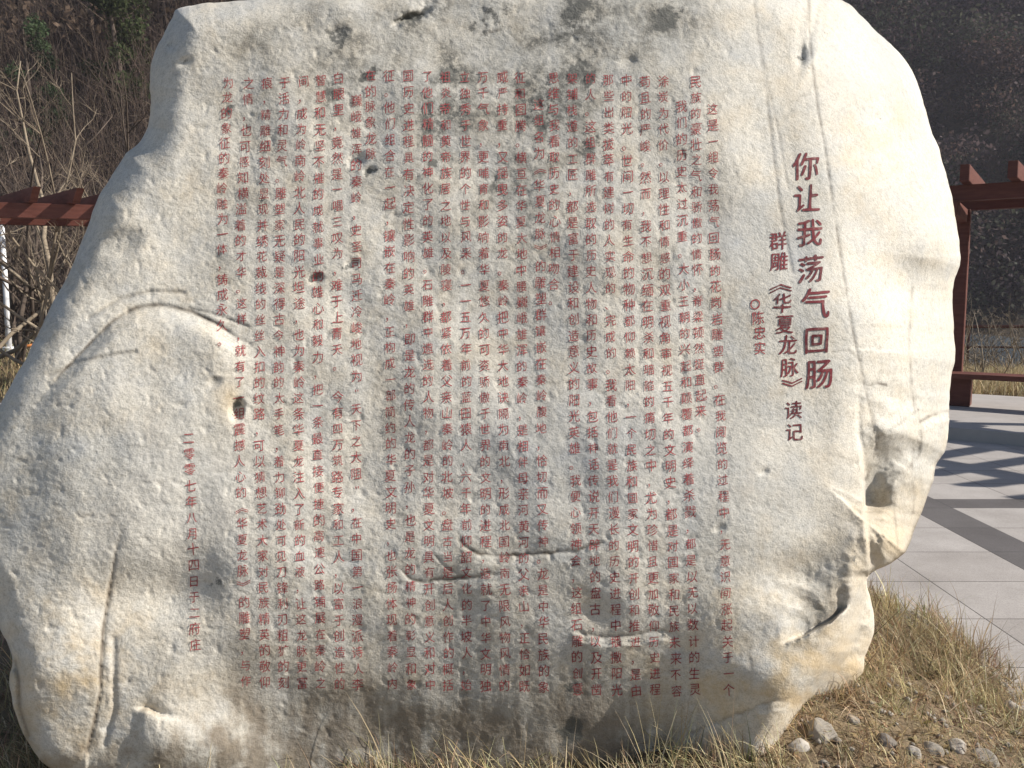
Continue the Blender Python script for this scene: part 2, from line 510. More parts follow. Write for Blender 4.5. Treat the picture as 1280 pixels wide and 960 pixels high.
def blot(cx, cy, rx, ry, rot=0.0):
    """stain with a ragged, diagonally drawn-out edge"""
    k = min(1.0, 10.0 / max(rx, ry) + 0.35) * min(1.0, max(rx, ry) / 12.0)
    c, s = math.cos(R(rot)), math.sin(R(rot)); x = PX + WX * k - cx; y = PY + WY * k - cy + 0.35 * (PX - cx)
    u = (x * c + y * s) / rx; v = (-x * s + y * c) / ry
    return np.exp(-(u * u + v * v))


def line_d(poly):
    return seg_dist(PX, PY, poly, False)[0]


def curve_y(poly):
    P = np.asarray(poly, float)
    return np.interp(PX, P[:, 0], P[:, 1])


def relief():
    """offset along the view ray in metres, positive = away from the camera; also crack darkness"""
    d = np.zeros(PX.shape); crack = np.zeros(PX.shape)
    # warp the coordinates of the features a little so that nothing is ruler-straight
    wob = 5 * fbm(PX / 60, PY / 60, 31, 3)
    # rounded rim
    xr = NBX; yr = NBY
    right = smooth(xr, 930, 1120) * (1 - smooth(yr, 640, 740))
    left = 1 - smooth(xr, 150, 330)
    w = 36 + 104 * right + 14 * left * (1 - smooth(yr, 250, 420)) + 10 * fbm(xr / 90, yr / 90, 4, 2)
    Rr = 0.13 + 0.50 * right + 0.07 * left * (1 - smooth(yr, 250, 420)) - 0.05 * left * smooth(yr, 300, 480)
    q = np.clip(D / w, 0, 1)
    rimd = Rr * np.sqrt(1 - (1 - q) ** 2)            # what is still missing to the full depth of the rim
    d += Rr * (1 - np.sqrt(1 - (1 - q) ** 2))
    # broad undulation of the face
    d += 0.036 * fbm(PX / 330, PY / 330, 11, 3)
    # face turns slowly away on the right, past the crack
    d += 0.16 * smooth(PX + 0.12 * (300 - PY), 1010, 1170) * (1 - smooth(PY, 560, 640))
    # the flank beside the title leans back at the top right
    d += 0.05 * smooth(PX, 900, 1010) * (1 - smooth(PY, 250, 420))
    # undercut foot, centre
    uc = smooth(PY, 650, 1030) ** 1.25
    d += 0.29 * uc * (1 - 0.75 * smooth(PX, 800, 990)) * (1 - 0.7 * (1 - smooth(PX, 120, 470)))
    # ---- L1: left bulge under the long arched crease
    c1 = [(20, 540), (50, 500), (78, 466), (110, 432), (140, 403), (170, 386), (200, 381), (240, 389), (270, 403), (300, 424), (330, 441)]
    y1 = curve_y(c1) + 0.4 * wob; fade = smooth(PX, 30, 110) * (1 - smooth(PX, 265, 330))
    v = PY - y1
    d += -0.034 * fade * smooth(v, -1, 26) * np.exp(-np.maximum(v, 0) / 150)
    d += 0.006 * fade * np.exp(-(v / 2.6) ** 2)
    crack += 1.0 * fade * np.exp(-((v + 0.5) / 2.8) ** 2) * (0.7 + 0.5 * fbm(PX / 25, PY / 25, 8, 2))
    for P_, am in (([(110, 398), (150, 374), (190, 364), (230, 366)], 0.35), ([(60, 470), (100, 452), (140, 444), (170, 440)], 0.3), ([(236, 385), (270, 393), (310, 408)], 0.4)):
        dd = line_d(P_) + 0.2 * wob; g = np.exp(-(dd / 2.2) ** 2); crack += am * g; d += 0.006 * g
    # left block slopes: leaning back above, steeper below
    d += -0.06 * ell(150, 560, 170, 150) + 0.03 * ell(250, 640, 60, 110, 15)
    d += -0.06 * ell(60, 830, 70, 70) + 0.07 * ell(200, 745, 80, 45, -10)
    d += -0.07 * ell(230, 930, 80, 42)
    # ---- vertical cleft lower left
    cl = [(168, 640), (152, 664), (144, 690), (137, 735), (129, 785), (126, 830), (125, 865), (116, 910), (108, 940)]
    dd = line_d(cl); sgn = PX - np.interp(PY, [p[1] for p in cl], [p[0] for p in cl])
    st = smooth(PY, 650, 760)
    dd = dd + 0.3 * np.abs(wob); d += 0.005 * np.exp(-(dd / 3.0) ** 2) * (0.35 + 0.65 * st); crack += (0.75 * st + 0.25) * np.exp(-(dd / 2.8) ** 2)
    d += 0.007 * smooth(PY, 660, 740) * np.where(sgn > 0, np.exp(-np.maximum(sgn, 0) / 22), 0)
    c2 = [(143, 800), (142, 850), (143, 885), (130, 930)]
    dd = line_d(c2); d += 0.006 * np.exp(-(dd / 4) ** 2); crack += 0.22 * np.exp(-(dd / 2.5) ** 2)
    # left tip
    c2 = [(19, 826), (24, 850), (25, 885), (36, 920)]
    dd = line_d(c2); d += 0.03 * np.exp(-(dd / 4) ** 2); crack += 0.5 * np.exp(-(dd / 2) ** 2)
    # small ledge bottom left
    yl = curve_y([(150, 888), (184, 884), (200, 892), (225, 896)]); f = smooth(PX, 165, 184) * (1 - smooth(PX, 190, 232)); v = PY - yl
    d += -0.025 * f * smooth(v, -2, 6) * np.exp(-np.maximum(v, 0) / 40); d += 0.02 * f * np.exp(-np.abs(v) / 6)
    # ---- ledges across the middle
    def ledge(P_, x0, x1, A, L, up=0.012, cr=0.7, soft=22, wb=0.6, wid=11):
        nonlocal d, crack
        y = curve_y(P_) + wb * wob + 2.2 * perlin(PX / 9, PX * 0 + 3.3, 83); f = smooth(PX, x0, x0 + soft) * (1 - smooth(PX, x1 - soft, x1)); v = PY - y
        d = d - A * f * smooth(v, -1.5, wid) * np.exp(-np.maximum(v, 0) / L)
        d = d + up * f * np.exp(-np.maximum(-v, 0) / 16) * (v <= wid)
        crack = crack + cr * f * np.exp(-((v + 0.3) / 2.0) ** 2) * (0.8 + 0.7 * fbm(PX / 18, PY / 18, 9, 2))
        d = d + 0.003 * f * np.exp(-(v / 2.4) ** 2)
    ledge([(488, 698), (500, 711), (516, 722), (535, 726), (560, 725), (600, 720), (645, 714)], 490, 632, 0.006, 24, 0.002, cr=1.1)
    ledge([(566, 672), (582, 684), (602, 694), (625, 696), (676, 693), (720, 689), (740, 684), (765, 675)], 566, 768, 0.006, 28, 0.002, cr=1.1)
    ledge([(700, 772), (713, 772), (719, 786), (733, 793), (756, 797), (790, 795), (830, 790), (880, 800)], 708, 850, 0.008, 40, 0.005, 0.5)
    d += 0.022 * ell(745, 765, 26, 22, 30)
    ledge([(840, 925), (862, 915), (905, 900), (960, 878), (1010, 868)], 845, 1000, 0.010, 30, 0.004, 0.35)
    # ---- thin cracks
    for P_, wd, dep, am in (
            ([(1010, -20), (1013, 60), (1021, 128), (1030, 178), (1041, 255), (1053, 335), (1066, 415), (1078, 470), (1090, 525), (1096, 560)], 2.2, 0.010, 0.55),
            ([(942, 0), (949, 60), (957, 112), (966, 190), (975, 260), (990, 340)], 2.6, 0.007, 0.32),
            ([(951, 55), (959, 105), (972, 160), (985, 235)], 2.2, 0.005, 0.25),
            ([(980, 150), (1000, 120), (1012, 118)], 2, 0.004, 0.2),
            ([(1140, 360), (1136, 430), (1140, 490), (1145, 520)], 2.4, 0.007, 0.35),
            ([(1040, 440), (1060, 438), (1076, 452)], 2.2, 0.006, 0.3),
            ([(1085, 482), (1096, 479), (1108, 481)], 2.4, 0.008, 0.7),
            ([(1150, 527), (1160, 521), (1169, 519)], 2.6, 0.012, 0.8),
            ([(600, 45), (615, 40), (625, 37)], 2, 0.005, 0.5),
            ([(540, 690), (560, 712), (580, 720)], 2, 0.006, 0.5),
            ([(1082, 640), (1110, 641), (1150, 641)], 1.6, 0.003, 0.25),
            ([(1142, 560), (1139, 590), (1143, 620), (1141, 642)], 2, 0.006, 0.35),
            ([(1096, 548), (1120, 533), (1148, 512)], 2, 0.008, 0.35),
            ([(1148, 512), (1153, 545), (1148, 570), (1130, 592), (1119, 612), (1118, 640), (1123, 688)], 2, 0.008, 0.40),
            ([(1092, 520), (1098, 548), (1092, 570), (1082, 600)], 2.2, 0.008, 0.40),
            ([(420, 726), (450, 733), (485, 742)], 2, 0.004, 0.3)):
        dd = line_d(P_) + 0.12 * wob; dd = dd + 0.25 * np.abs(wob); g = np.exp(-(dd / (wd * .8)) ** 2); d += dep * 0.45 * g; crack += 1.25 * am * g * (0.75 + 0.6 * fbm(PX / 14, PY / 14, 6, 2))
    # ---- bulge and hollow on the right flank
    d += -0.075 * ell(1170, 296, 46, 44) + 0.055 * ell(1128, 352, 26, 44, 10) - 0.03 * ell(1105, 420, 40, 60)
    d += 0.03 * ell(1078, 300, 40, 60, 15)
    # ---- fractured blocks at the right, behind the edge of the lettered face
    edge = [(1068, 470), (1071, 510), (1071, 545), (1077, 585), (1079, 620), (1081, 655), (1084, 690), (1085, 712)]
    ex = np.interp(PY, [p[1] for p in edge], [p[0] for p in edge]) + 0.4 * wob
    v = PX - ex; m = smooth(PY, 480, 545) * (1 - smooth(PY, 716, 724))
    und = curve_y([(1060, 578), (1078, 566), (1095, 560), (1120, 562), (1140, 566), (1150, 570)]) + 0.5 * wob
    u = PY - und
    xr_ = np.interp(PY, [540, 565, 590, 612, 640], [1150, 1146, 1126, 1119, 1118]) + 0.4 * wob
    d += 0.035 * m * smooth(v, -1.5, 4) * (1 - smooth(v, 10, 60))
    d += 0.17 * smooth(u, -26, 60) * (1 - smooth(PY + .5 * wob, 626, 650)) * smooth(v, -1.5, 3) * (1 - smooth(PX, xr_ - 34, xr_ + 8))
    d += -0.05 * ell(1115, 538, 32, 22, -15) * smooth(v, 0, 8)
    ledge([(1145, 530), (1160, 522), (1190, 512)], 1146, 1196, 0.05, 40, 0.02, 0.5, 8)
    d += -0.045 * ell(1114, 676, 38, 34, -15) * smooth(v, -2, 26)
    # ---- lower right: main block edge, rear lobe behind it
    low = [(1084, 700), (1079, 726), (1066, 758), (1058, 790), (1048, 815), (1030, 838), (1012, 858), (996, 880), (980, 915), (968, 950)]
    lx = np.interp(PY, [p[1] for p in low], [p[0] for p in low]) + 0.4 * wob
    v = PX - lx; m = smooth(PY, 712, 722)
    inw = np.clip(-v / 34, 0, 1)
    d += 0.12 * m * np.where(v <= 0, 1 - np.sqrt(1 - (1 - inw) ** 2), 1.0)
    d += m * smooth(v, -2, 16) * 0.20
    # hollow in the lower right corner
    hy = curve_y([(960, 812), (985, 803), (1004, 797), (1020, 788), (1040, 776), (1056, 762), (1070, 752)]) + 0.5 * wob
    u = hy - PY; hw = smooth(PX, 972, 1012) * (1 - smooth(PX, 1046, 1066))
    d += 0.10 * hw * np.where(u > 0, np.exp(-np.maximum(u, 0) / 40) * smooth(u, -1, 4) * (1 - smooth(u, 14, 120)), 0)
    d += -0.015 * hw * np.where(u <= 0, np.exp(np.minimum(u, 0) / 18), 0)
    d += 0.05 * ell(1000, 720, 60, 30, -20) - 0.04 * ell(960, 850, 60, 40)
    # hole near the top and scattered pits
    d += 0.035 * blot(517, 20, 20, 6, -8) + 0.03 * ell(1002, 68, 6, 14, 10) + 0.03 * ell(296, 512, 8, 13, 10, 2) - 0.005 * ell(285, 530, 14, 12)
    for x_, y_, r_, a_ in ((395, 349, 6, .012), (212, 58, 6, .012), (232, 77, 6, .010), (1098, 148, 6, .012), (150, 305, 16, .02), (440, 330, 5, .01), (462, 214, 5, .012), (268, 478, 6, .010),
                           (900, 660, 5, .008), (785, 77, 7, .01), (420, 42, 9, .01), (955, 590, 4, .008), (445, 200, 8, .012), (712, 915, 14, .01)):
        d += a_ * ell(x_, y_, r_ * 1.5, r_, -25, 1.5)
    # broken, faceted stone on the right flank and round the hollows
    fz = smooth(PX, 1045, 1090) * smooth(PY, 430, 520) + 0.8 * ell(1020, 760, 70, 60)
    d += 0.016 * np.abs(perlin(PX / 34 + PY / 90, PY / 30 - PX / 80, 103)) * fz + 0.007 * np.abs(perlin(PX / 13, PY / 11 + PX / 30, 107)) * fz
    # chiselled / weathered texture
    X = PX * 0.003; Y = PY * 0.003
    amp = 1 - 0.6 * smooth(PX, 860, 980)
    d += 0.0055 * fbm(X * 3.3, Y * 3.3, 21, 3) * amp
    n = fbm(X * 13 + 0.5 * Y, Y * 15, 23, 3, 0.55); d += 0.0006 * n * amp
    n2 = np.abs(perlin(X * 34 + Y * 12, Y * 40 - X * 12, 29)); d += 0.0009 * (0.5 - n2) * amp
    n3 = perlin(X * 52 + Y * 30, Y * 70 - X * 20, 37); d += 0.0010 * n3 * amp
    pits = np.maximum(perlin(X * 24, Y * 24, 41) - 0.42, 0); d += 0.008 * pits * amp
    return d, np.clip(crack, 0, 1), pits, rimd


REL, CRACK, PITS, RIMD = relief()
nrm = np.array([0.10, -math.cos(R(15)), math.sin(R(15))]); nrm /= np.linalg.norm(nrm)
P0 = np.array([0, 2.56, 0.1 - EYE])


def plane_t(px, py):
    r = rays(px, py); return (nrm @ P0) / (r @ nrm)


TF = plane_t(PX, PY) + REL                       # distance parameter of the front surface


def front_pt(px, py, lift=0.0):
    px = np.asarray(px, float); py = np.asarray(py, float)
    fx = np.clip((px - gxs[0]) / STEP, 0, len(gxs) - 1.001); fy = np.clip((py - gys[0]) / STEP, 0, len(gys) - 1.001)
    ix = fx.astype(int); iy = fy.astype(int); fx -= ix; fy -= iy
    t = (TF[iy, ix] * (1 - fx) + TF[iy, ix + 1] * fx) * (1 - fy) + (TF[iy + 1, ix] * (1 - fx) + TF[iy + 1, ix + 1] * fx) * fy
    p = rays(px, py) * (t - lift)[..., None]; p[..., 2] += EYE
    return p


BASE = np.array((0.0, 3.4, 0.0))


def build_boulder():
    idx = -np.ones(PX.shape, int)
    keep = INS.copy()
    idx[keep] = np.arange(keep.sum())
    vx = PX[keep].copy(); vy = PY[keep].copy()
    # cells fully inside
    q = keep[:-1, :-1] & keep[1:, :-1] & keep[:-1, 1:] & keep[1:, 1:]
    a = idx[:-1, :-1][q]; b = idx[:-1, 1:][q]; c = idx[1:, 1:][q]; e = idx[1:, :-1][q]
    F = np.stack([a, e, c, b], -1)
    # rim vertices: those on an edge used once; slide them onto the traced outline
    E_ = np.concatenate([F[:, [0, 1]], F[:, [1, 2]], F[:, [2, 3]], F[:, [3, 0]]]); Es = np.sort(E_, 1)
    key = Es[:, 0].astype(np.int64) * 10000000 + Es[:, 1]
    un, inv, cnt = np.unique(key, return_inverse=True, return_counts=True)
    rim = np.unique(E_[cnt[inv] == 1])
    used = np.unique(F)
    nbx = NBX[keep]; nby = NBY[keep]
    vx[rim] = nbx[rim]; vy[rim] = nby[rim]
    t = TF[keep]; t[rim] += RIMD[keep][rim]
    r = rays(vx, vy); Vf = r * t[:, None]; Vf[:, 2] += EYE
    # back: thick rounded body, smaller towards the rear
    dd = D[keep].copy(); dd[rim] = 0
    prof = np.sqrt(1 - (1 - np.clip(dd / 190, 0, 1)) ** 2)
    cx, cy = 600, 520
    bx = cx + (vx - cx) * (1 - 0.22 * prof); by = cy + (vy - cy) * (1 - 0.10 * prof)
    tb = t + prof * (1.05 + 0.10 * fbm(vx / 200, vy / 200, 51, 3)) + 0.02 * fbm(vx / 50, vy / 50, 57, 3) * prof
    r = rays(bx, by); Vb = r * tb[:, None]; Vb[:, 2] += EYE
    nf = len(Vf)
    isr = np.zeros(nf, bool); isr[rim] = True
    mapb = np.arange(nf) + nf; mapb[isr] = np.arange(nf)[isr]
    Fb = mapb[F][:, ::-1]
    Vall = np.concatenate([Vf, Vb]) - BASE
    Fall = np.concatenate([F, Fb])
    # drop unused vertices
    us = np.unique(Fall); rm = -np.ones(len(Vall), int); rm[us] = np.arange(len(us))
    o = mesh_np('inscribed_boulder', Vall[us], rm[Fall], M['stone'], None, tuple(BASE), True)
    # stains with shapes of their own, plus shade painted into hollow and recess
    X = PX; Y = PY
    br = fbm(X / 42, Y / 42, 61, 4, 0.6); br2 = fbm(X / 15, Y / 15, 67, 4, 0.65)
    li = np.zeros(X.shape)
    for cx_, cy_, rx, ry, ro, am in ((518, 18, 24, 8, 8, 1.1), (612, 22, 26, 26, 0, .55), (716, 12, 32, 20, 0, .75), (700, 40, 26, 22, 0, .5), (830, 22, 26, 22, 20, .55), (850, 10, 60, 26, 0, .25),
                                     (690, 130, 60, 70, 20, .34), (716, 90, 26, 12, 0, .75), (738, 98, 13, 11, 0, .9), (640, 190, 60, 90, 15, .20), (560, 130, 40, 90, 0, .34), (556, 98, 16, 14, 0, .7), (563, 120, 16, 26, 0, .5),
                                     (466, 93, 13, 11, 0, .9), (420, 45, 20, 16, 0, .55), (404, 65, 12, 9, 0, .5), (415, 120, 16, 40, 0, .35), (442, 200, 12, 5, 20, .8), (460, 215, 10, 8, 0, .8), (543, 206, 7, 6, 0, .8),
                                     (394, 349, 8, 5, -15, 1.2), (438, 330, 7, 6, 0, 1.0), (465, 338, 10, 6, 0, .4), (290, 136, 7, 8, 0, .7), (335, 183, 7, 6, 0, .5), (268, 478, 8, 6, 20, .5), (296, 510, 7, 14, 8, .8),
                                     (278, 272, 9, 10, 0, .45), (325, 252, 9, 10, 0, .35), (390, 190, 12, 10, 0, .4), (214, 58, 8, 7, 0, .5), (232, 76, 7, 5, 0, .5), (310, 40, 22, 14, 0, .25), (150, 305, 20, 14, 0, .20),
                                     (1003, 66, 7, 12, 0, .7), (730, 195, 30, 50, 20, .30), (600, 230, 90, 40, 0, .12), (480, 60, 90, 50, 0, .14), (740, 60, 150, 60, 0, .16), (714, 862, 9, 9, 0, .9), (712, 918, 17, 26, 0, .9),
                                     (1075, 690, 12, 16, 20, .5), (1063, 800, 8, 20, 20, .3), (1098, 147, 7, 4, 10, .5), (940, 690, 6, 4, 0, .4), (275, 722, 10, 14, 0, .4), (245, 600, 40, 60, 10, .06)):
        li = np.maximum(li, 1.25 * am * blot(cx_, cy_, rx, ry, ro) * (0.9 + 0.7 * br))
    li = np.clip(li + 0.25 * np.maximum(br2 - 0.35, 0) * ell(600, 130, 330, 170) + 0.9 * np.maximum(PITS - 0.05, 0) * ell(520, 190, 420, 240), 0, 1)  # pits take the same dark colour
    grime_shade = np.zeros(X.shape)
    for cx_, cy_, rx, ry, ro, am in ((690, 120, 55, 75, 20, .60), (650, 210, 70, 80, 25, .38), (560, 130, 38, 80, 0, .60), (600, 150, 130, 110, 0, .22), (720, 30, 70, 50, 0, .55), (830, 30, 60, 40, 10, .35),
                                     (470, 60, 120, 60, 0, .30), (420, 120, 22, 50, 0, .40), (520, 20, 60, 24, 0, .45), (350, 40, 80, 40, 0, .25), (300, 290, 50, 60, 0, .16), (400, 260, 70, 60, 25, .18), (640, 560, 150, 60, 0, .18),
                                     (790, 560, 90, 70, 0, .20), (250, 590, 70, 90, 0, .15), (360, 640, 90, 50, 0, .14), (880, 380, 40, 120, 0, .14), (1020, 745, 50, 30, -15, .30), (1110, 600, 40, 40, 0, .35), (130, 320, 40, 50, 0, .16)):  # hollow, block recess and left edge patches are shade put into the colour
        grime_shade = np.maximum(grime_shade, (1.9 if cy_ < 240 else 1.4) * am * blot(cx_, cy_, rx, ry, ro) * (1 + 0.8 * br))
    grime_shade = np.maximum(grime_shade, 0.13 * ell(560, 470, 330, 420, 0, 2) * (1 + .6 * br))
    streak = fbm(X / 20, Y / 260, 71, 3, 0.6)
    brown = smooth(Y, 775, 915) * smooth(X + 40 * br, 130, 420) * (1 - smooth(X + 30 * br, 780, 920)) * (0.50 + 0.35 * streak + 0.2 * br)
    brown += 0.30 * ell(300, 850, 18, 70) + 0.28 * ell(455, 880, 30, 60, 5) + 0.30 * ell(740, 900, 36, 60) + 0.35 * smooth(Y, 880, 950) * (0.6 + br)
    brown += 0.22 * ell(1042, 760, 36, 26) * (1 + br)  # brown tone carrying the shade of the lower right hollow
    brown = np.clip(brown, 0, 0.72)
    och = 0.30 * ell(960, 850, 130, 90) * (0.8 + br) + 0.32 * ell(1105, 665, 60, 60) + 0.25 * ell(80, 860, 90, 90) * (0.8 + br) + 0.18 * ell(1090, 170, 50, 60) * (0.6 + br) + 0.25 * ell(1060, 830, 40, 60)
    och += 0.16 * np.maximum(br, 0) + 0.35 * ell(286, 500, 14, 30)
    blu = 0.5 * ell(925, 300, 34, 40) + 0.40 * ell(1085, 70, 50, 60) + 0.4 * ell(1000, 330, 26, 50) + 0.35 * ell(230, 620, 90, 90) + 0.3 * ell(800, 590, 160, 80) + 0.3 * ell(640, 570, 120, 60)
    blu = np.clip(blu * (0.7 + br) + 0.25 * np.maximum(-br - .1, 0), 0, 0.8)
    for nm, arr in (('grime_shade', np.clip(grime_shade, 0, .9)), ('lichen_pits', li), ('brown', brown), ('ochre', np.clip(1.25 * och, 0, 0.7)), ('bluegrey', blu), ('crack', np.clip(CRACK * 1.0, 0, 0.92))):
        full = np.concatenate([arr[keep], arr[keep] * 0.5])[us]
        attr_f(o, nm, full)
    return tag(o, 'huge pale marble boulder covered with vertical columns of red Chinese lettering, standing on dry grass', 'boulder')


BOULDER = build_boulder()

# ------------------------------------------------------------------ the lettering cut and painted on the stone
_fc = bpy.data.curves.new('glyph', 'FONT'); _fo = bpy.data.objects.new('glyph', _fc); COL.objects.link(_fo)
_cache = {}


def glyph_loops(ch, bold):
    key = (ch, bold)
    if key in _cache: return _cache[key]
    _fc.body = ch
    dg = bpy.context.evaluated_depsgraph_get(); dg.update()
    cu = _fo.to_curve(dg)
    loops = []
    step = 0.03
    for s in cu.splines:
        bp = s.bezier_points; n = len(bp); pts = []
        for k in range(n):
            a, b = bp[k], bp[(k + 1) % n]
            p0, p1, p2, p3 = [np.array(q[:2]) for q in (a.co, a.handle_right, b.handle_left, b.co)]
            L = np.linalg.norm(p3 - p0); m = max(1, int(L / step))
            for t in np.arange(m) / m:
                pts.append((1 - t) ** 3 * p0 + 3 * (1 - t) ** 2 * t * p1 + 3 * (1 - t) * t * t * p2 + t ** 3 * p3)
        P = np.array(pts)
        if len(P) < 3: continue
        # even spacing along the outline
        Q = np.concatenate([P, P[:1]]); sl = np.concatenate([[0], np.cumsum(np.linalg.norm(np.diff(Q, axis=0), axis=1))])
        m = max(8, int(sl[-1] / 0.028)); tt = np.arange(m) / m * sl[-1]
        P = np.stack([np.interp(tt, sl, Q[:, 0]), np.interp(tt, sl, Q[:, 1])], -1)
        # brush: normals, thick verticals and thin horizontals, uneven edge
        for it in range(1):
            P = 0.5 * P + 0.25 * (np.roll(P, 1, 0) + np.roll(P, -1, 0))
        T = np.roll(P, -1, 0) - np.roll(P, 1, 0); nn = np.stack([T[:, 1], -T[:, 0]], -1)
        nn /= np.linalg.norm(nn, axis=1)[:, None] + 1e-9
        # outline runs so that the solid is on a known side: test with signed area
        loops.append((P, nn))
    _fo.to_curve_clear()
    # outward direction: outer loops and holes run opposite ways; the largest loop is an outer one
    if loops:
        area = [0.5 * np.sum(P[:, 0] * np.roll(P[:, 1], -1) - np.roll(P[:, 0], -1) * P[:, 1]) for P, _ in loops]
        sg = 1 if area[int(np.argmax(np.abs(area)))] > 0 else -1
    best = None
    for db in (0, -0.002, 0.002, -0.004, 0.004, -0.006, 0.006, -0.009, 0.009):
        out = []
        for P, nn in loops:
            n2 = nn * sg
            k = bold + db + 0.003 * np.abs(n2[:, 0]) + 0.002 * np.abs(n2[:, 1]) + 0.004 * perlin(P[:, 0] * 5 + ord(ch) % 97, P[:, 1] * 5, 3)
            out.append(P + n2 * k[:, None])
        c2 = bpy.data.curves.new('outline', 'CURVE'); c2.dimensions = '2D'; c2.fill_mode = 'BOTH'
        for P in out:
            sp = c2.splines.new('POLY'); sp.points.add(len(P) - 1); sp.use_cyclic_u = True
            for k, p in enumerate(P): sp.points[k].co = (p[0], p[1], 0, 1)
        o2 = bpy.data.objects.new('outline', c2); COL.objects.link(o2); dg.update()
        me = o2.evaluated_get(bpy.context.evaluated_depsgraph_get()).to_mesh()
        me.calc_loop_triangles()
        allp = np.array([v.co[:2] for v in me.vertices]).reshape(-1, 2)
        tr = np.array([t.vertices[:] for t in me.loop_triangles], int).reshape(-1, 3)
        o2.to_mesh_clear(); bpy.data.objects.remove(o2); bpy.data.curves.remove(c2)
        want = sg * sum(0.5 * np.sum(P[:, 0] * np.roll(P[:, 1], -1) - np.roll(P[:, 0], -1) * P[:, 1]) for P in out)
        q = allp[tr] if len(tr) else np.zeros((0, 3, 2))
        e1 = q[:, 1] - q[:, 0]; e2 = q[:, 2] - q[:, 0]
        got = 0.5 * np.abs(e1[:, 0] * e2[:, 1] - e1[:, 1] * e2[:, 0]).sum()
        err = abs(got - want) / (want + 1e-6)
        if best is None or err < best[0]: best = (err, allp, tr)
        if err < 0.02: break
    _, allp, tr = best
    _cache[key] = (allp, tr)
    return _cache[key]


def split_tris(P, T, maxlen):
    """bisect the longest edges until they are short enough to follow the stone"""
    tri = P[T]
    for it in range(9):
        e = np.stack([np.linalg.norm(tri[:, 1] - tri[:, 0], axis=1), np.linalg.norm(tri[:, 2] - tri[:, 1], axis=1), np.linalg.norm(tri[:, 0] - tri[:, 2], axis=1)], 1)
        k = e.argmax(1); big = e.max(1) > maxlen
        if not big.any(): break
        keep = tri[~big]; b = tri[big]; kb = k[big]; ar = np.arange(len(b))
        a0 = b[ar, kb]; a1 = b[ar, (kb + 1) % 3]; a2 = b[ar, (kb + 2) % 3]; mid = (a0 + a1) / 2
        tri = np.concatenate([keep, np.stack([a0, mid, a2], 1), np.stack([mid, a1, a2], 1)])
    return tri


def write(name, text, path, size, mat, bold=0.0, lift=0.0018, centers=None, sx=0.93, slope=0.09, jit=0.6, maxlen=3.5):
    path = np.array(path, float); n = len(text)
    if centers is None:
        ys = np.linspace(path[0, 1], path[-1, 1], n); xs = np.interp(ys, path[:, 1], path[:, 0]); centers = list(zip(xs, ys))
    tris = []
    for k, ch in enumerate(text):
        if ch in ' 　': continue
        P, T = glyph_loops(ch, bold)
        if not len(T): continue
        u = P[:, 0] - 0.5; v = P[:, 1] - 0.38
        if ch in '《》': u, v = v * 1.25, -u
        elif ch in '“”': u = u + 0.28
        s = size * (1 + 0.07 * random.uniform(-1, 1)); a = R(random.uniform(-3, 3))
        u, v = u * math.cos(a) - v * math.sin(a), u * math.sin(a) + v * math.cos(a)
        sh = random.uniform(-0.05, 0.03)
        x = centers[k][0] + random.uniform(-jit, jit) + s * sx * (u + sh * v); y = centers[k][1] + random.uniform(-jit, jit) * 0.7 - s * (v + slope * u)
        # a hand is never quite regular
        x = x + 0.022 * s * perlin(u * 2 + k * 3.1, v * 2, 5); y = y + 0.022 * s * perlin(u * 2, v * 2 + k * 2.3, 6)
        tris.append(split_tris(np.stack([x, y], -1), T, maxlen))
    tri = np.concatenate(tris)
    pts = front_pt(tri[..., 0].ravel(), tri[..., 1].ravel(), lift) - BASE
    F = np.arange(len(pts)).reshape(-1, 3)
    # face the camera side
    return mesh_np(name, pts, F, mat, BOULDER)


write('title_lettering', '你让我荡气回肠', None, 38, M['paint_dark'], 0.006, 0.0024,
      [(1008, 207.5), (1009.5, 248), (1012, 291), (1013.5, 336), (1020, 379), (1021.5, 425), (1025, 467.5)], 0.95, 0.10, 0.5, 4)
write('subtitle_lettering', '群雕《华夏龙脉》读记', None, 25, M['paint_dark'], 0.004, 0.0020,
      [(973, 301), (974, 327), (976, 354), (978, 379), (981, 405), (985, 431), (987, 459), (990, 484), (992.5, 512.5), (993, 540)], 0.95, 0.08, 0.4, 4)
write('author_lettering', '○陈忠实', None, 18, M['paint'], 0.0, 0.0018, [(945, 380), (947.5, 397.5), (949.5, 416), (950, 435)], 0.92, 0.06, 0.3)

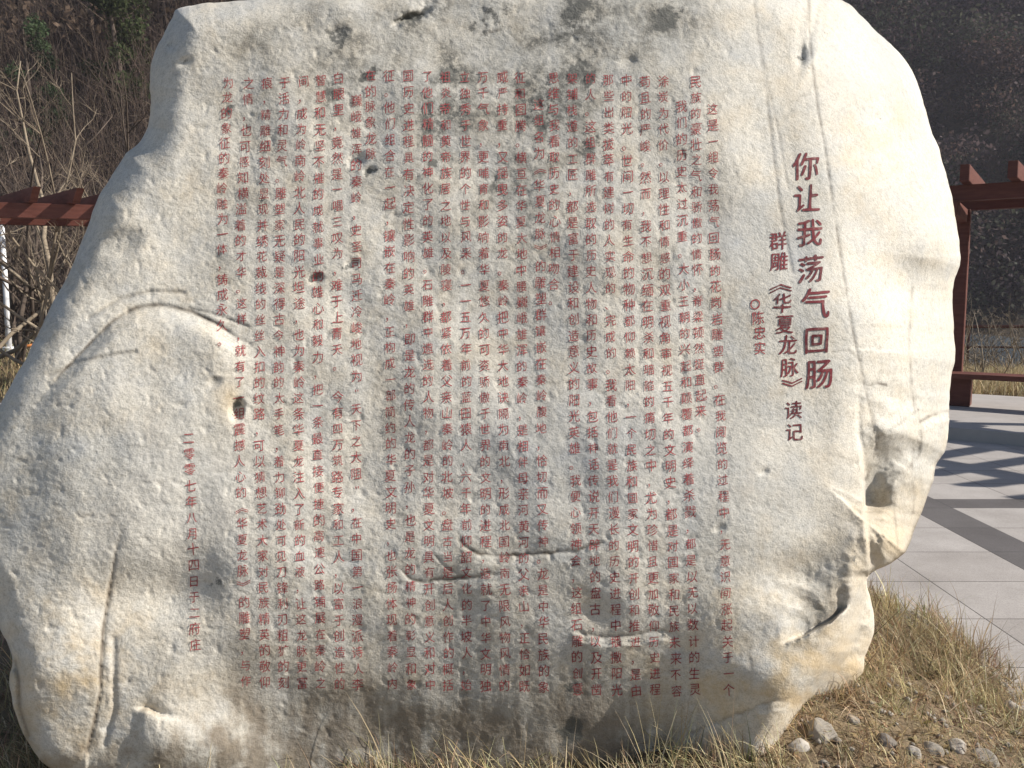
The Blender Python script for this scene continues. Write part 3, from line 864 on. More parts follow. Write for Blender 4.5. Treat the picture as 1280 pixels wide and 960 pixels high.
COLS = [
    ('这是一组令我荡气回肠的花岗岩雕塑群。在我阅览的过程中，无意识间涨起关于一个', [(891, 136), (892.5, 291), (896.7, 408), (904.7, 631), (911, 862)]),
    ('民族的豪壮之气和骄傲的情怀，脊梁顿然挺直起来。', [(870, 102), (871, 295), (874, 430), (877.6, 533)]),
    ('我们的历史太过沉重。大小王朝的兴起和颠覆都演绎着杀戮，都是以无以数计的生灵', [(852, 133), (853.5, 291), (856.5, 429), (862.7, 631), (868.4, 862)]),
    ('涂炭为代价。以理性和情感的双重视角审视五千年的文明史，都是对国家和民族未来不容', [(829, 101), (832, 414), (838.6, 596), (845.5, 863.5)]),
    ('苟且的严峻。然而，我不想沉缅在明杀和暗陷的痛切之中，尤为珍惜且更加敬仰历史进程', [(806.5, 102), (808, 294), (812, 480), (819, 862)]),
    ('中的阳光。世间一切有生命的物种都仰赖太阳，一个民族和国家文明的开创和推进，是由', [(783.6, 100), (785, 294), (789, 520), (795, 863)]),
    ('那些出类拔萃有建树的人实现的、完成的。我看他们就是我们漫长的历史进程中播撒阳光', [(760.6, 99.5), (763, 400), (767, 640), (771, 862)]),
    ('的人。这组群雕所选取的历史人物和历史故事，包括神话传说开天辟地的盘古，以及开凿', [(738, 97.5), (739.5, 400), (742.5, 640), (745.7, 862)]),
    ('架铺栈道的工匠，都是富于建设和创造意义的阳光英雄。我便心领神会，这组石雕的创意', [(715, 97.5), (717, 400), (719.5, 640), (722, 861.5)]),
    ('思维与我看取历史的心情相吻合。', [(692, 97), (693.5, 270), (692.5, 375)]),
    ('这组名为《华夏龙脉》的雕塑群镶嵌在秦岭腹地，恰切而又传神。龙是中华民族的象', [(674, 130), (676, 400), (678, 640), (679.8, 859)]),
    ('征和图腾。横亘在华夏大地中腰巍峨雄浑的秦岭，是相伴母亲河黄河的父亲山，正恰如既', [(650.6, 97), (652.5, 400), (654, 640), (655.7, 858)]),
    ('威严持重，又摇曳多姿的龙。秦岭把中华大地诀隔为南北，形成北国岭南无限风物风情的', [(628, 96), (629, 400), (630.5, 640), (631, 857)]),
    ('万千气象，更哺育和影响着华夏悠久的可资骄傲于世界的文明的进程，造就了中华文明独', [(604, 96), (605.5, 400), (607, 640), (607.5, 857)]),
    ('立独秀于世界的个性与风采。一一五万年前的蓝田猿人，六千年前仰韶文化的半坡人，始', [(581.7, 96), (582.5, 400), (583, 640), (583.3, 856)]),
    ('祖炎帝和黄帝族居之地以及陵寝，都紧依着父亲山秦岭的北坡。盘古当是后人创作的概括', [(557, 96), (558, 400), (559.5, 640), (560.4, 856)]),
    ('了他们精髓的神化了的英雄。石雕群中遴选的人物，都是对华夏文明具有开创意义和对中', [(534.7, 95), (535, 400), (536, 640), (538, 856)]),
    ('国历史进程具有决定性影响的英雄，即是龙的传人龙的子孙，也是龙的精神的彰显和象', [(510.6, 94), (511.5, 400), (512.5, 640), (514, 856)]),
    ('征。他们组合在一起，镶嵌在秦岭，正构成一部简约的华夏文明史，也张扬体现着秦岭内', [(487, 94), (487.5, 400), (488.5, 640), (490.6, 854.6)]),
    ('在的脉象龙脉', [(463.6, 94), (463.6, 192)]),
    ('巍峨雄浑的秦岭，史圣司马迁冷峻地视为“天下之大阻”，在中国第一浪漫派诗人李', [(445.7, 125), (446, 400), (445.5, 590), (447.5, 856)]),
    ('白眼里，竟然是一唱三叹为，难于上青天。　今有四万筑路专家和工人，以富于创造性的', [(423.4, 97.5), (422, 213), (422, 434), (422.5, 634), (424.7, 854.6)]),
    ('智慧和无坚不摧的成就事业的雄心和毅力，把一条最直接便捷的高速公路铺展在秦岭之', [(401.7, 100), (398, 258), (397.5, 545), (399, 670), (401, 853.5)]),
    ('间，成为岭南岭北人民的阳光坦途，也为秦岭这条华夏龙注入了新的血液，让这龙脉更富', [(379, 101.6), (374.7, 232), (374, 412), (373.5, 595), (378, 853.5)]),
    ('于活力和灵气。雕塑家无疑是深得古今神韵的大手笔，着力铆劲处可见刀锋利刃粗犷的刻', [(356.3, 103), (350.6, 232), (349, 413), (349, 595), (352, 694), (354.5, 853)]),
    ('痕，精雕细刻处显现并绣花裁线的丝丝入扣的纹路，可以猜想艺术大家对民族精英的敬仰', [(333.9, 104), (330, 217), (325, 413), (324, 555), (328, 653), (331.6, 852)]),
    ('之情，也可感知横溢着的才华。这样，就有了一组震撼人心的《华夏龙脉》的雕塑，与作', [(311, 104), (305, 217), (301, 273), (302, 394), (299, 494), (299.5, 577), (302.5, 653), (307, 851)]),
    ('为龙的象征的秦岭融为一体，铸成永久。', [(285.7, 103), (278, 233), (278, 311), (278, 425)]),
]
for t_, p_ in COLS:
    write('text_column', t_, p_, 15.5, M['paint'], -0.006, 0.0030)
write('date_lettering', '二零零七年八月十四日于二府庄', [(236, 547), (240, 640), (242, 720), (244, 806)], 16.0, M['paint'], -0.004, 0.0030)
bpy.data.objects.remove(_fo)

# ------------------------------------------------------------------ planting bed with dry grass
BC = np.array((-0.35, 3.55)); BA, BB = 2.36, 2.15


def bed_r(x, y):
    a = np.arctan2((y - BC[1]) / BB, (x - BC[0]) / BA)
    return (np.abs((x - BC[0]) / BA) ** 2.8 + np.abs((y - BC[1]) / BB) ** 2.8) ** (1 / 2.8) / (1 + 0.04 * np.sin(3 * a + 1) + 0.025 * np.sin(7 * a))


def bed_z(x, y):
    r = bed_r(x, y)
    n = 0.03 * fbm(x * 2, y * 2, 13, 3) + 0.012 * fbm(x * 9, y * 9, 14, 3)
    return 0.075 * (1 - np.clip(r, 0, 1.2) ** 2.2) + 0.16 * np.exp(-((x - 1.15) / .55) ** 2 - ((y - 3.35) / .75) ** 2) + n * np.clip(1.15 - r, 0, 1)


n = 150
bx = np.linspace(BC[0] - BA * 1.2, BC[0] + BA * 1.2, n); by = np.linspace(BC[1] - BB * 1.25, BC[1] + BB * 1.25, n)
XX, YY = np.meshgrid(bx, by); ZZ = np.maximum(bed_z(XX, YY), -0.02); ZZ[bed_r(XX, YY) > 1.10] = -0.02
V = np.stack([XX, YY, ZZ], -1).reshape(-1, 3); i, j = np.meshgrid(np.arange(n - 1), np.arange(n - 1)); a = (j * n + i).ravel()
F = np.stack([a, a + 1, a + n + 1, a + n], -1)
F = F[(ZZ.ravel()[F] > -0.019).any(1)]
tag(mesh_np('planting_bed', V, F, M['soil'], smooth_sh=True), kind='structure')


def blades(base, length, width, dirs, lean, curl, cols, name, mat, label=None, root_dark=None):
    """grass blades as tapered three-segment ribbons; dirs = heading of the lean, lean/curl in radians"""
    n = len(base); segs = 4
    side = np.stack([-np.sin(dirs + rng.normal(0, .6, n)), np.cos(dirs + rng.normal(0, .6, n)), np.zeros(n)], -1)
    pts = [base]; ang = lean.copy(); p = base.copy()
    for s in range(segs):
        st = (length / segs)[:, None]
        p = p + st * np.stack([np.sin(ang) * np.cos(dirs), np.sin(ang) * np.sin(dirs), np.cos(ang)], -1)
        pts.append(p); ang = ang + curl / segs
    V = []; wv = [1.0, 0.95, 0.8, 0.5, 0.08]
    for k, q in enumerate(pts):
        V += [q - side * (width * wv[k] / 2)[:, None], q + side * (width * wv[k] / 2)[:, None]]
    V = np.stack(V, 1)                                    # n, 10, 3
    o = (np.arange(n) * 10)[:, None, None]
    F = np.array([[2 * k, 2 * k + 1, 2 * k + 3, 2 * k + 2] for k in range(segs)])[None] + o
    ob = mesh_np(name, V.reshape(-1, 3), F.reshape(-1, 4), mat)
    attr_c(ob, 'tint', np.repeat(cols, 10, 0))
    return ob


PAL = 1.2 * np.array([(0.47, 0.37, 0.19), (0.40, 0.29, 0.14), (0.54, 0.46, 0.27), (0.30, 0.20, 0.10), (0.26, 0.22, 0.09), (0.17, 0.18, 0.065), (0.36, 0.24, 0.14), (0.20, 0.13, 0.075)])


PAL = PAL * 0.78 + 0.22 * PAL.mean(1, keepdims=True) * np.array((1.08, 1.0, 0.86))


def palette(n, w):
    w = np.array(w, float); c = PAL[rng.choice(len(PAL), n, p=w / w.sum())]
    return np.clip(c * rng.uniform(0.75, 1.2, (n, 1)) * rng.normal(1, .04, (n, 3)), 0.01, 0.9)


def tufts(centers, per, spread, Lm, Wm, weights, name, lean0=0.25, ):
    m = len(centers); n = m * per
    c = np.repeat(centers, per, 0) + rng.normal(0, 1, (n, 2)) * np.repeat(spread, per)[:, None]
    th = rng.normal(3.6, 1.5, m); tl = rng.uniform(0.1, 1.0, m)
    d = np.repeat(th, per) + rng.normal(0, 0.9, n); ln = np.clip(np.repeat(tl, per) + rng.normal(lean0, 0.35, n), 0, 1.5)
    L = np.repeat(Lm * rng.choice([.6, .85, 1.0, 1.25, 1.9], m, p=[.2, .3, .25, .17, .08]), per) * rng.uniform(0.35, 1.15, n)
    base = np.stack([c[:, 0], c[:, 1], bed_z(c[:, 0], c[:, 1]) - 0.01], -1)
    tone = np.repeat(rng.uniform(0.55, 1.25, m), per)[:, None] * (1 + np.repeat(rng.normal(0, .05, (m, 3)), per, 0))
    return blades(base, L, rng.uniform(0.6, 1.3, n) * Wm, d, ln, rng.uniform(0.1, 1.3, n), palette(n, weights) * tone, name, M['grass'])


def sample_bed(k, cond, rmax=1.06):
    out = np.zeros((0, 2))
    while len(out) < k:
        q = np.stack([rng.uniform(BC[0] - BA * 1.1, BC[0] + BA * 1.1, 4000), rng.uniform(BC[1] - BB * 1.1, BC[1] + BB * 1.1, 4000)], -1)
        q = q[(bed_r(q[:, 0], q[:, 1]) < rmax) & cond(q[:, 0], q[:, 1])]
        out = np.concatenate([out, q])
    return out[:k]


def right_zone(x, y):
    return (x > 0.75 + 0.0 * y) & (y < 4.9) & ~((x < 1.25) & (y > 3.25)) & (y > 2.5)


cs = sample_bed(1250, right_zone)
thin = smooth(cs[:, 1], 2.55, 3.5)
cs = cs[rng.uniform(0, 1, len(cs)) < 0.45 + 0.55 * thin]
g = tufts(cs, 26, rng.uniform(.015, .05, len(cs)), 0.09 + 0.09 * smooth(cs[:, 1], 2.9, 4.0) * rng.uniform(.6, 1.2, len(cs)), 0.0034, [6, 5, 5, 4, 1.5, 1.2, 4, 2], 'dry_grass', 0.3)
tag(g, 'tangled straw-coloured dry grass on the bed to the right of the boulder', 'grass', kind='stuff')
cs = sample_bed(760, lambda x, y: (x < 0.9) & (y < 2.93) & (y > 2.3))
g = tufts(cs, 20, rng.uniform(.015, .05, len(cs)), rng.uniform(.09, .20, len(cs)), 0.0030, [6, 3, 6, 2, 3, 2, 2, 1], 'dry_grass', 0.2)
tag(g, 'thin fringe of yellow dry grass along the foot of the boulder', 'grass', kind='stuff')
cs = sample_bed(420, lambda x, y: (x < -1.55) & (y < 4.6) & (y > 2.4))
g = tufts(cs, 24, rng.uniform(.02, .06, len(cs)), rng.uniform(.12, .26, len(cs)), 0.0034, [3, 3, 2, 4, 4, 3, 3, 4], 'dry_grass', 0.3)
tag(g, 'brown and olive dry grass beside the left end of the boulder', 'grass', kind='stuff')

# dead leaves and crumbs between the blades
k = 2600
q = np.concatenate([sample_bed(1700, right_zone, 1.08), sample_bed(900, lambda x, y: (y < 3.1) & (x < 1))])
z = bed_z(q[:, 0], q[:, 1]) + 0.006
L = rng.uniform(.006, .02, k); th = rng.uniform(0, 6.28, k); tl = rng.normal(0, .4, (k, 2))
e1 = np.stack([np.cos(th), np.sin(th), tl[:, 0]], -1) * L[:, None]; e2 = np.stack([-np.sin(th), np.cos(th), tl[:, 1]], -1) * (L * .5)[:, None]
c = np.stack([q[:, 0], q[:, 1], z], -1)
V = np.stack([c - e1, c + e2, c + e1, c - e2], 1).reshape(-1, 3)
o = mesh_np('dead_leaves', V, np.arange(4 * k).reshape(-1, 4), M['leaf'])
attr_c(o, 'tint', np.repeat(palette(k, [2, 3, 1, 4, 1, 0, 5, 6]), 4, 0))
tag(o, 'small brown dead leaves lying among the dry grass', 'leaves', kind='stuff')


# ------------------------------------------------------------------ stones in the grass
def rock(px, py, w, h, label, seed, Y=None, mat=None, name='rock', cat='rock', group=None, sink=0.6):
    gz = 0.05
    r = rays(px, py + h * 0.3)
    t = (gz - EYE) / r[2] if Y is None else Y / r[1]
    p = r * t; Yd = p[1]
    sc = Yd / FPX; W = w * sc; H = h * sc * 1.25
    z = bed_z(np.array(p[0]), np.array(p[1])) if bed_r(p[0], p[1]) < 1.1 else max(float(hgt(p[0], p[1])), 0.004)
    bm = bmesh.new(); bmesh.ops.create_icosphere(bm, subdivisions=4, radius=1.0)
    rr = np.random.default_rng(seed)
    pl = rr.normal(0, 1, (9, 3)); pl /= np.linalg.norm(pl, axis=1)[:, None]; off = rr.uniform(0.60, 0.95, 9)
    for v in bm.verts:
        q = np.array(v.co)
        for nn, o_ in zip(pl, off):
            s = q @ nn
            if s > o_: q = q - nn * (s - o_) * 0.9
        q = q * (1 + 0.10 * perlin(q[0] * 1.5 + seed, q[1] * 1.5 + q[2], seed) + 0.04 * perlin(q[0] * 5 + q[2] * 3, q[1] * 5, seed + 1))
        v.co = Vector((q[0] * W * .5, q[1] * W * .45, q[2] * H * .5))
    me = bpy.data.meshes.new(name); bm.to_mesh(me); bm.free(); me.materials.append(mat or M['rock'])
    me.polygons.foreach_set('use_smooth', np.ones(len(me.polygons), bool))
    ob = bpy.data.objects.new(name, me); COL.objects.link(ob)
    ob.location = (p[0], p[1], float(z) + H * (0.5 - sink)); ob.rotation_euler = (rr.uniform(-.2, .2), rr.uniform(-.2, .2), rr.uniform(0, 6))
    return tag(ob, label, cat, group)


M['rock_pale'] = simple_mat('pale_rock', (0.28, 0.255, 0.225), (0.46, 0.42, 0.37), 12, 0.85, 0.4, 0.008, 60)
M['rock_dark'] = simple_mat('dark_rock', (0.12, 0.105, 0.09), (0.22, 0.195, 0.17), 9, 0.85, 0.5, 0.01, 60)
for a_ in ((1026, 940, 42, 34, 'large grey rock in the grass near the lower right foot of the boulder', 11, None, M['rock']),
           (996, 956, 34, 22, 'flat pale rock in the grass just left of the large grey rock', 12, None, M['rock_pale']),
           (1074, 897, 12, 18, 'small white upright stone in the grass below the rear lobe of the boulder', 13, None, M['rock_pale']),
           (1064, 930, 20, 16, 'small tan stone in the grass above the large grey rock', 14, None, M['rock']),
           (1106, 948, 34, 26, 'dark grey rock deep in the grass right of the large grey rock', 15, None, M['rock_dark']),
           (1140, 957, 22, 18, 'little pale rock at the bottom edge right of the dark rock', 16, None, M['rock_pale']),
           (1164, 948, 30, 20, 'buff rock at the bottom, third from the right in its row', 17, None, M['rock']),
           (1196, 939, 32, 20, 'broad greyish white rock lying in the grass near the bottom right corner', 18, None, M['rock_pale']),
           (1230, 945, 36, 22, 'broad grey rock nearest the bottom right corner of the picture', 19, None, M['rock']),
           (1268, 868, 34, 22, 'pale edging stone where the grass bed meets the paving', 20, None, M['rock_pale']),
           (1112, 868, 14, 8, 'small grey pebble in the middle of the tangled straw', 21, None, M['rock'])):
    rock(*a_)


# loose gravel round the stones
k = 170
q = sample_bed(k, lambda x, y: (x > 0.7) & (y < 3.4) & (y > 2.6)); z = bed_z(q[:, 0], q[:, 1])
oc = np.array([(1, 0, 0), (0, 1, 0), (-1, 0, 0), (0, -1, 0), (0, 0, .7), (0, 0, -.7)], float)
of = np.array([(0, 1, 4), (1, 2, 4), (2, 3, 4), (3, 0, 4), (1, 0, 5), (2, 1, 5), (3, 2, 5), (0, 3, 5)])
V = oc[None] * rng.uniform(.5, 1.3, (k, 6, 1)) * rng.uniform(.006, .022, (k, 1, 1)) * rng.uniform(.7, 1.3, (k, 1, 3)) + np.stack([q[:, 0], q[:, 1], z + .006], -1)[:, None]
F = (of[None] + (np.arange(k) * 6)[:, None, None]).reshape(-1, 3)
tag(mesh_np('gravel', V.reshape(-1, 3), F, M['rock']), 'loose grey gravel scattered among the stones at the lower right', 'gravel', kind='stuff')


# ------------------------------------------------------------------ tubes, trees
def tube(pts, rad, sides=5):
    P = np.asarray(pts, float); n = len(P); rad = np.asarray(rad, float)
    T = np.gradient(P, axis=0); T /= np.linalg.norm(T, axis=1)[:, None] + 1e-9
    ref = np.array((0.31, 0.17, 0.93)); A = np.cross(T, ref); A /= np.linalg.norm(A, axis=1)[:, None] + 1e-6; B = np.cross(T, A)
    an = np.arange(sides) * 2 * np.pi / sides
    V = (P[:, None] + rad[:, None, None] * (np.cos(an)[None, :, None] * A[:, None] + np.sin(an)[None, :, None] * B[:, None])).reshape(-1, 3)
    F = []
    for k in range(n - 1):
        for s in range(sides):
            F.append((k * sides + s, k * sides + (s + 1) % sides, (k + 1) * sides + (s + 1) % sides, (k + 1) * sides + s))
    F.append(tuple(range(sides - 1, -1, -1))); F.append(tuple((n - 1) * sides + np.arange(sides)))
    return V, F


def join(parts):
    V = []; F = []; k = 0
    for v, f in parts:
        V.append(v); F += [tuple(int(i) + k for i in q) for q in f]; k += len(v)
    return np.concatenate(V), F


def grow(rr, p, d, length, rad, wander, up, n=8):
    pts = [np.array(p, float)]; d = np.array(d, float); d /= np.linalg.norm(d); dirs = [d]
    for k in range(n):
        d = d + rr.normal(0, wander, 3) + np.array((0, 0, up)); d /= np.linalg.norm(d)
        pts.append(pts[-1] + d * length / n); dirs.append(d)
    return np.array(pts), np.array(dirs), rad * (0.12 + 0.88 * np.linspace(1, 0, n + 1) ** 0.8)


def bare_tree(x, y, h, rad, label, seed, mat, lean=(0, 0), fork=3, group='bare trees left of the boulder', name='bare_tree', twigs=1.0):
    rr = np.random.default_rng(seed); z = float(hgt(x, y))
    root = empty(name, (x, y, z), label, 'tree' if name == 'bare_tree' else 'shrub', group)
    stems = [(np.array((0, 0, -0.1)), np.array((lean[0], lean[1], 1.0)), h, rad)]
    if fork > 1:
        stems = [(np.array((rr.normal(0, .05), rr.normal(0, .05), -0.1)), np.array((lean[0] + rr.normal(0, .5), lean[1] + rr.normal(0, .4), 1.0)), h * rr.uniform(.7, 1), rad * rr.uniform(.7, 1)) for _ in range(fork)]
    for p, d, L, r0 in stems:
        trunk = []; br = []
        P, Dv, Rv = grow(rr, p, d, L, r0, 0.14, 0.02, 11)
        trunk.append(tube(P, Rv, 7))
        for b in range(int(9 * twigs)):
            k = int(rr.integers(3, 11)); az = rr.uniform(0, 6.28)
            dd = Dv[k] * 0.55 + np.array((math.cos(az), math.sin(az), rr.uniform(-.1, .5))) * 0.8
            L1 = L * rr.uniform(.2, .42) * (1.15 - k / 14)
            P1, D1, R1 = grow(rr, P[k], dd, L1, Rv[k] * 0.55, 0.14, 0.07, 7)
            br.append(tube(P1, R1, 5))
            for c in range(int(5 * twigs)):
                k2 = int(rr.integers(2, 7)); az = rr.uniform(0, 6.28)
                dd = D1[k2] * 0.7 + np.array((math.cos(az), math.sin(az), rr.uniform(-.2, .5))) * 0.7
                P2, D2, R2 = grow(rr, P1[k2], dd, L1 * rr.uniform(.3, .6), max(R1[k2] * .5, .004), 0.16, 0.06, 5)
                br.append(tube(P2, R2, 4))
                for e in range(int(3 * twigs)):
                    k3 = int(rr.integers(1, 5)); dd = D2[k3] + rr.normal(0, .6, 3)
                    P3, _, R3 = grow(rr, P2[k3], dd, L1 * rr.uniform(.12, .3), .004, 0.2, 0.05, 3)
                    br.append(tube(P3, R3, 3))
        V, F = join(trunk); mesh_np('trunk', V, F, mat, root, smooth_sh=True)
        V, F = join(br); mesh_np('crown', V, F, mat, root)
    return root


TL = [  # px at the ground, depth, height, radius, lean, forks, dark, label
    (8, 15.5, 6.8, .065, (.25, 0), 2, 0, 'bare pale tree leaning right at the far left edge behind the pergola'),
    (70, 17.0, 8.6, .075, (.02, .1), 2, 0, 'tall pale bare tree with an upright double trunk behind the left pergola'),
    (52, 14.9, 5.2, .045, (.3, 0), 2, 0, 'thin bare tree with a kinked trunk under the left pergola beam'),
    (88, 16.2, 5.0, .045, (-.1, 0), 2, 0, 'slender bare tree close to the left side of the boulder under the pergola'),
    (20, 19.5, 8.2, .075, (.1, 0), 3, 1, 'dark many-stemmed bare tree behind the white pole'),
    (118, 19.0, 8.2, .07, (.15, 0), 3, 0, 'bare tree whose curved pale branches reach up beside the boulder'),
    (150, 21.0, 9.0, .07, (.0, 0), 3, 1, 'dark bare tree rising just left of the upper boulder edge'),
    (-30, 18.0, 8.0, .07, (.35, 0), 2, 0, 'bare tree outside the left edge sending pale limbs into view'),
    (45, 22.5, 10., .08, (.0, 0), 2, 1, 'tallest dark bare tree on the slope left of the boulder'),
    (30, 16.4, 7.0, .050, (.42, .0), 2, 0, 'bare pale tree with long arching limbs just behind the left pergola'),
    (-60, 16.5, 7.5, .055, (.55, 0), 2, 0, 'pale bare tree leaning in from beyond the left edge with thin curved limbs'),
    (165, 16.0, 6.6, .045, (-.28, 0), 2, 0, 'thin pale bare tree half hidden by the boulder, leaning left'),
    (105, 24.0, 9.5, .07, (-.1, 0), 3, 1, 'thin dark bare tree high on the slope behind the pale ones'),
]
for k, (px, Y, h, r_, ln_, fk, dk, lab) in enumerate(TL):
    bare_tree((px - 640) / FPX * Y, Y, h, r_, lab, 100 + k, M['bark_dark'] if dk else M['bark'], ln_, fk, twigs=0.8)
TR = [(1228, 15.6, 1.9, .018, 'bare grey shrub beside the pergola post on the right'),
      (1262, 16.5, 2.1, .018, 'bare spreading shrub between the pergola bench and the river'),
      (1296, 15.8, 2.2, .02, 'bare shrub at the right edge beyond the bench'),
      (1212, 19.5, 2.6, .02, 'taller bare shrub on the river bank behind the pergola post')]
for k, (px, Y, h, r_, lab) in enumerate(TR):
    bare_tree((px - 640) / FPX * Y, Y, h, r_, lab, 200 + k, M['bark'], (0.1, 0), 4, 'bare shrubs beyond the right pergola', 'bare_shrub', 0.8)

# ------------------------------------------------------------------ rail, pole, pipe
xr = np.array([(4.5, 19.5), (26, 16.0)])
rail = empty('railing', (10.5, 18.5, float(hgt(10.5, 18.5))), 'rust brown metal railing along the river bank right of the boulder', 'railing')
zt = EYE - 38 / FPX * 18.5
b0 = np.array(rail.location)
A = np.array((6.0, 19.3, zt)); B = np.array((26.0, 16.2, zt))
for dz, r_ in ((0, .035), (-0.45, .022)):
    V, F = tube([A - b0 + U * dz, (A + B) / 2 - b0 + U * dz, B - b0 + U * dz], [r_] * 3, 8); mesh_np('rail', V, F, M['rail'], rail, smooth_sh=True)
for s in np.linspace(0, 1, 11):
    p = A + (B - A) * s; V, F = tube([p - b0 - U * 1.3, p - b0 - U * .5, p - b0 + U * 0.02], [.028] * 3, 8); mesh_np('post', V, F, M['rail'], rail, smooth_sh=True)

Yp = 23.0; xp = (11 - 640) / FPX * Yp; zp = float(hgt(xp, Yp))
pole = empty('white_pole', (xp, Yp, zp), 'white metal pole standing among the bare trees under the left pergola', 'pole')
V, F = tube([(0, 0, -.2), (0, 0, 1.5), (0, 0, 3.6)], [.075, .07, .06], 14); mesh_np('shaft', V, F, M['white'], pole, smooth_sh=True)
V, F = tube([(0, 0, -.1), (0, 0, .06), (0, 0, .08)], [.17, .17, .12], 14); mesh_np('base_collar', V, F, M['white'], pole)
V, F = tube([(0, 0, 3.6), (0, 0, 3.68), (0, 0, 3.80)], [.08, .15, .06], 14); mesh_np('lamp_head', V, F, M['white'], pole, smooth_sh=True)
p0 = at_y(np.array(18.), np.array(435.), 22.0); p1 = at_y(np.array(62.), np.array(430.), 22.4)
zg = float(hgt(p0[0], p0[1])); 
V, F = tube([np.array((0, 0, 0.)), (p1 - p0) * 0.5 + (0, 0, .02), (p1 - p0)], [.045] * 3, 8)
o = mesh_np('orange_pipe', V, F, M['orange'], None, (p0[0], p0[1], float(p0[2])), True); tag(o, 'orange pipe lying across the dry ground behind the white pole', 'pipe')
rock(26, 441, 14, 10, 'white stone on the dry ground below the orange pipe', 33, 21.5, M['rock_pale'])

# twigs blown onto the paving
for px, py, lab, sd in ((1238, 812, 'thin dark twig lying on the paving beside the grass bed', 1), (1040 + 170, 842, 'short dark twig at the grass edge on the paving', 2)):
    p = at_y(np.array(float(px)), np.array(float(py)), 1.0); r = rays(px, py); p = r * ((0.014 - EYE) / r[2]); p[2] += EYE
    rr = np.random.default_rng(sd); parts = []
    P, Dv, Rv = grow(rr, (-.10, -.07, 0), (.8, .6, 0.02), 0.24, .0028, .12, 0, 6); parts.append(tube(P, Rv, 5))
    for k in (1, 2, 3):
        P2, _, R2 = grow(rr, P[k], Dv[k] + rr.normal(0, .5, 3) * (1, 1, .2), .07, .002, .15, 0, 3); parts.append(tube(P2, R2, 4))
    V, F = join(parts); tag(mesh_np('twig', V, F, M['bark_dark'], None, tuple(p)), lab, 'twig')


# ------------------------------------------------------------------ brush, dry grass and woods beyond
def field_grass(n, xf, hmin, hmax, w, weights, name, label, wid):
    q = xf(n); z = hgt(q[:, 0], q[:, 1])
    base = np.stack([q[:, 0], q[:, 1], z - .02], -1); m = len(q)
    o = blades(base, rng.uniform(hmin, hmax, m), rng.uniform(.6, 1.3, m) * wid, rng.uniform(0, 6.28, m), np.abs(rng.normal(.2, .25, m)), rng.uniform(.1, 1.2, m), palette(m, weights), name, M['grass'])
    return tag(o, label, 'grass', kind='stuff')


def zone(u0, u1, y0, y1):
    def f(n):
        y = np.sqrt(rng.uniform(y0 ** 2, y1 ** 2, n)); return np.stack([rng.uniform(u0, u1, n) * y, y], -1)
    return f


field_grass(15000, zone(.46, .68, 14.2, 19), .15, .5, 0, [6, 4, 5, 3, 2, 1, 2, 1], 'dry_grass', 'tall straw-coloured grass behind the bench of the right pergola', .012)
field_grass(9000, zone(-.72, -.42, 14, 26), .12, .4, 0, [3, 3, 2, 4, 4, 4, 3, 4], 'dry_grass', 'brown and olive dry grass on the ground behind the left pergola', .014)


def brush(n, xf, lmin, lmax, cols, name, label, r0=0.008, spread=.5):
    q = xf(n); z = hgt(q[:, 0], q[:, 1])
    L = rng.uniform(lmin, lmax, n); az = rng.uniform(0, 6.28, n); tl = np.abs(rng.normal(0, spread, n))
    b = np.stack([q[:, 0], q[:, 1], z - .05 + rng.uniform(0, 1, n) ** 2 * L * 0.9], -1)
    d = np.stack([np.sin(tl) * np.cos(az), np.sin(tl) * np.sin(az), np.cos(tl)], -1)
    mid = b + d * (L * .5)[:, None] + rng.normal(0, .06, (n, 3)) * L[:, None]; top = b + d * L[:, None] + rng.normal(0, .10, (n, 3)) * L[:, None]
    s = np.cross(d, rng.normal(0, 1, (n, 3))); s /= np.linalg.norm(s, axis=1)[:, None]; t = np.cross(d, s)
    V = []; rs = r0 * (0.6 + y_scale(q))
    for p, k in ((b, 1.0), (mid, .75), (top, .2)):
        for a_ in range(3):
            V.append(p + (s * math.cos(a_ * 2.094) + t * math.sin(a_ * 2.094)) * (rs * k)[:, None])
    V = np.stack(V, 1)
    f = [[3 * k + a_, 3 * k + (a_ + 1) % 3, 3 * k + 3 + (a_ + 1) % 3, 3 * k + 3 + a_] for k in range(2) for a_ in range(3)]
    F = np.array(f)[None] + (np.arange(n) * 9)[:, None, None]
    o = mesh_np(name, V.reshape(-1, 3), F.reshape(-1, 4), M['twig'])
    C = np.array(cols)[rng.integers(0, len(cols), n)] * rng.uniform(.6, 1.3, (n, 1))
    attr_c(o, 'tint', np.repeat(C, 9, 0))
    return tag(o, label, 'brushwood', kind='stuff')


def y_scale(q):
    return q[:, 1] / 30.0


TW = [(.08, .056, .048), (.105, .075, .058), (.06, .045, .042), (.15, .115, .085), (.05, .038, .034)]
brush(36000, zone(-.80, -.22, 24, 44), .8, 3.4, TW, 'brushwood', 'dense leafless brushwood covering the slope left of the boulder', .007, 1.25)
brush(20000, zone(-.80, -.20, 40, 75), 1.5, 5.5, TW[:3] + TW[4:], 'brushwood', 'far leafless thicket high on the left slope', .009, 1.2)
brush(1000, zone(.44, .72, 17.0, 23), .3, 1.0, [(.16, .12, .08), (.24, .19, .12), (.09, .07, .05)], 'brushwood', 'low tangled brush on the river bank right of the boulder', .007, .8)


